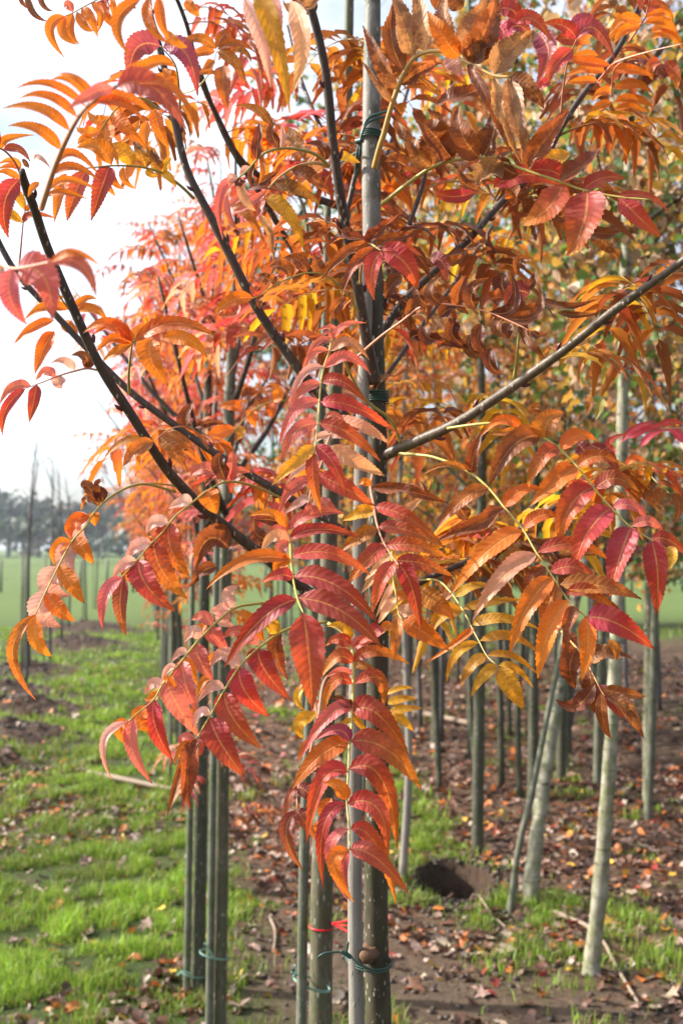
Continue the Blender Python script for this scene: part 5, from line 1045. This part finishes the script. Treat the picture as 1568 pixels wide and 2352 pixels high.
REST = [(.72, 5.9, 'yygtoy', 'young_tree', 'sapling', 'yellow-leaved young tree close behind the dug hole'), (2.05, 5.6, 'ykgygb', 'birch_tree', 'sapling', 'golden tree whose low twigs hang at the right edge'), (1.5, 7.6, 'ygyoG', 'young_tree', 'sapling', 'gold and green tree between the two birches'), (.35, 9.6, 'ygGyw', 'young_tree', 'sapling', 'pale green-gold tree just behind the nearest trunk'), (2.4, 10.2, 'yogyr', 'young_tree', 'sapling', 'orange-gold tree behind the dark upright post'),(1.9, 6.9, 'yktbGgkg', 'birch_tree', 'birch', 'golden birch at the right edge of the picture'), (1.15, 6.7, 'yygtbG', 'birch_tree', 'sapling', 'green and yellow tree just right of the nearest rowan'),
        (2.6, 8.3, 'ytobgpkg', 'birch_tree', 'birch', 'brown and golden birch behind the right edge'), (1.75, 8.6, 'ygGgtb', 'young_tree', 'sapling', 'yellow-green tree behind the slender birch'), (.75, 8.9, 'gyygGt', 'young_tree', 'sapling', 'green and yellow tree behind the nearest trunk'),
        (3.6, 10.6, 'rppbo', 'young_tree', 'sapling', 'purple-red tree low at the far right'), (2.9, 12.0, 'rpbpG', 'young_tree', 'sapling', 'dark red tree between the birch trunks'), (.1, 11.0, 'GGgyw', 'young_tree', 'sapling', 'bluish green tree seen through the middle of the row'),
        (-1.0, 15.5, 'GwGwg', 'young_tree', 'sapling', 'tall pale green willow far behind the row'), (1.5, 12.5, 'GGgywG', 'young_tree', 'sapling', 'dark green tree behind the yellow ones'), (4.6, 13.5, 'bprtG', 'young_tree', 'sapling', 'brown tree beyond the right edge'),
        (.9, 14.5, 'ygoG', 'young_tree', 'sapling', 'far yellow-green tree in the middle'), (2.2, 15.5, 'Gbyw', 'young_tree', 'sapling', 'far dark tree between yellow crowns'), (-.1, 18, 'GwGg', 'young_tree', 'sapling', 'far blue-green tree left of the nearest trunk')]
for k, (x, y, cols, nm, mt2, lb) in enumerate(REST):
    far = y > 10; hh = 5.2 if not far else 6.4
    low = 1.0 if 'r' in cols and far else (1.55 if not far else 1.2)
    leafy(x, y, hh, .03, .95 if not far else 1.35, low, 2700 if not far else 2600, cols, lb, nm, 'tree', 80 + k, mt2, nb=15, ntw=6, size=(.042, .064) if not far else (.055, .09), hang=mt2 == 'birch' or not far, droop=.5)
for k, x in enumerate((1.0, 2.3, 3.7, 5.1, 6.6, 8.0, 9.4)):
    y = 23 + .8 * math.sin(k * 2.0); leafy(x, y, 3.0, .04, 1.35, .45, 1900, ['Gygy', 'wGyb', 'ygGo', 'prbG', 'Gybt', 'yGgw', 'Gbyo'][k], '%s bushy tree from the left in the hedge behind the right-hand rows' % ORD[k], 'hedge_tree', 'tree', 140 + k, 'farbark', nb=14, ntw=5, size=(.09, .15), hang=False)
# more trunks and posts standing behind, right half
gk = 0
rs = np.random.RandomState(9)
for row in range(3):
    for q in range(18):
        y = 7.4 + row * 1.6 + q * .85; x = (1.0, 2.25, 3.5)[row] - .16 * (y - 7.8) + rs.randn() * .06
        if abs(x / y) > .36: continue
        gk += 1; hh = rs.uniform(2.6, 3.4); zg = H(x, y)
        root = empty('young_tree', (x, y, zg), 'thin dark trunk, %s from the camera in the %s right-hand row' % (ORD[q], ORD[row]), 'tree', 'slim young trees on the right')
        tube_obj('trunk', [(x + rs.randn() * .03, y, zg + hh, .008), (x + rs.randn() * .03, y, zg + hh * .55, .018), (x, y, zg - .03, .024)], M['sapling' if rs.rand() < .6 else 'farbark'], root, 14, 7, .08, gk)
        items = []
        for l in range(44):
            V, F, C, U = rs_choice(PLOW[rs_choice([['mixed', 'yellow'], ['mixed', 'rust'], ['red', 'rust']][row], rs)], rs); p = np.array([x, y, zg + rs.uniform(1.45, hh)]) + rs.randn(3) * np.array([.25, .25, .1])
            items.append((V @ (orient(rs.randn(3), rs.randn() * .3) * 1.2).T + p - np.array(root.location), F, C * np.array([1, 1, 1, 0]), U))
        V, F, C, U = join(items); o = obj('crown', mesh_np('crown', V, F, M['leaf_far'], C, U), root); o['kind'] = 'stuff'

# ---------------------------------------------------------------- far field: fence, barn, tree line
fr = empty('wire_fence', (-9, 40, H(-9, 40)), 'low post fence crossing the field behind the row', 'fence')
pmx = mesh_np('fence_post', *tube([(0, 0, 1.15, .05), (0, 0, -.1, .055)], 3, 7), M['stake_green'])
for k in range(34):
    x = -17 + k * .95; y = 40 + .02 * x; o = obj('fence_post', pmx, fr, (x + 9, y - 40, H(x, y) - H(-9, 40)))
for z in (.5, .95):
    obj('fence_wire', mesh_np('fence_wire', *tube([(-17 + 9, -.3, z, .006), (14 + 9, .3, z, .006)], 12, 4), M['twig']), fr)
bc = P(135, 1225, 150)
bc = P(150, 1225, 190); barn = empty('barn', (bc.x, bc.y, 0), 'small dark blue barn at the far edge of the field', 'barn')
def prism(w, d, h, roof):
    V = np.array([[-w, -d, 0], [w, -d, 0], [w, d, 0], [-w, d, 0], [-w, -d, h], [w, -d, h], [w, d, h], [-w, d, h]], float); return V, [np.array([[0, 1, 5, 4], [1, 2, 6, 5], [2, 3, 7, 6], [3, 0, 4, 7], [4, 5, 6, 7]])]
M['barnwall'] = plain('barn_wall', (.06, .10, .16), .7, .3, 3); M['barnroof'] = plain('barn_roof', (.42, .44, .46), .6, .3, 3); M['dark'] = plain('painted_opening_shade', (.02, .02, .025), .8)
obj('wall', mesh_np('wall', *prism(3.4, 5, 3.6, 0), M['barnwall'], smooth=False), barn)
barn.scale = (.42, .42, .42); w, d, h = 3.7, 5.4, 3.6
obj('roof', mesh_np('roof', np.array([[-w, -d, h], [w, -d, h], [w, d, h], [-w, d, h], [-w, 0, h + 2.6], [w, 0, h + 2.6]]), [np.array([[0, 1, 5, 4], [2, 3, 4, 5]]), np.array([[0, 4, 3], [1, 2, 5]])], M['barnroof'], smooth=False), barn)
obj('painted_doorway', mesh_np('painted_doorway', np.array([[-1, -5.05, 0], [1.2, -5.05, 0], [1.2, -5.05, 2.6], [-1, -5.05, 2.6], [-1, -5.01, 0], [1.2, -5.01, 0], [1.2, -5.01, 2.6], [-1, -5.01, 2.6]]), [np.array([[0, 1, 2, 3], [0, 3, 7, 4], [1, 5, 6, 2], [3, 2, 6, 7]])], M['dark'], smooth=False), barn)  # solid panel; its near-black colour stands in for the unlit doorway
def far_tree(x, y, h, w, seed, lab, col, bare=False):
    rs = np.random.RandomState(seed); root = empty('far_tree', (x, y, 0), lab, 'tree', 'tree line beyond the field')
    tube_obj('trunk', [(x, y, h * .75, .08), (x, y, h * .4, .22), (x, y, -.2, .35)], M['farbark'], root, 8, 6)
    parts = []; n = 1300
    cl = rs.randn(16, 3) * np.array([w * .42, w * .42, h * .17]) + np.array([0, 0, h * .58])
    ci = rs.randint(0, 16, n); p = cl[ci] + rs.randn(n, 3) * np.array([w * .15, w * .15, h * .085]); p[:, 2] = np.maximum(p[:, 2], .5)
    s = rs.uniform(.3, .95, n); d1 = rs.randn(n, 3); d1 /= np.linalg.norm(d1, axis=1)[:, None]; d2 = np.cross(d1, rs.randn(n, 3)); d2 /= np.linalg.norm(d2, axis=1)[:, None]
    V = np.stack([p + d1 * s[:, None], p + d2 * s[:, None] * .6, p - d1 * s[:, None], p - d2 * s[:, None] * .6], 1).reshape(-1, 3)
    k = np.arange(n)[:, None] * 4; c = np.repeat(np.array(col) * rs.uniform(.6, 1.3, (n, 1)), 4, 0)
    o = obj('crown', mesh_np('crown', V, [k + np.array([[0, 1, 2, 3]])], M['birch_leaf'], np.hstack([c, np.ones((len(c), 1))]), smooth=False), root); o['kind'] = 'stuff'
    for b in range(4):
        a = b * 1.6 + seed; V, F = tube([(0, 0, h * .3, .12), (math.cos(a) * w * .25, math.sin(a) * w * .25, h * .6, .07), (math.cos(a) * w * .4, math.sin(a) * w * .4, h * .9, .02)], 6, 4)
        obj('branch', mesh_np('branch', V, F, M['farbark']), root)
FC = [(.075, .085, .06), (.10, .08, .05), (.06, .08, .06), (.12, .10, .06), (.08, .09, .07)]
for k in range(26):
    px = -120 + k * 70; d = rs.uniform(165, 230) if px < 330 else rs.uniform(120, 190); x = (px - 784) / FP * d
    far_tree(x, d, rs.uniform(7.5, 11.5) * (1.0 if px < 330 else .85), rs.uniform(9, 13), 900 + k, '%s hazy blue-grey tree from the left along the far edge of the field' % (ORD + ['twenty-first', 'twenty-second', 'twenty-third', 'twenty-fourth', 'twenty-fifth', 'twenty-sixth'])[k], FC[k % 5])
hd = []
HAZE = 0.0006
# haze
hm, nt = new_mat('haze_air'); N = NT(nt); pv = N.node('VolumePrincipled'); pv.inputs['Color'].default_value = (.80, .88, 1, 1); pv.inputs['Density'].default_value = HAZE; pv.inputs['Anisotropy'].default_value = .3
N.l.new(pv.outputs[0], N.node('OutputMaterial').inputs['Volume'])
if HAZE > 0:
    V = np.array([[x, y, z] for z in (-1.5, 19) for x, y in ((-330, -8), (330, -8), (330, 1150), (-330, 1150))], float)
    F = np.array([[3, 2, 1, 0], [4, 5, 6, 7], [0, 1, 5, 4], [1, 2, 6, 5], [2, 3, 7, 6], [3, 0, 4, 7]])
    hz = obj('haze', mesh_np('haze', V, F, hm, smooth=False)); hz['kind'] = 'stuff'
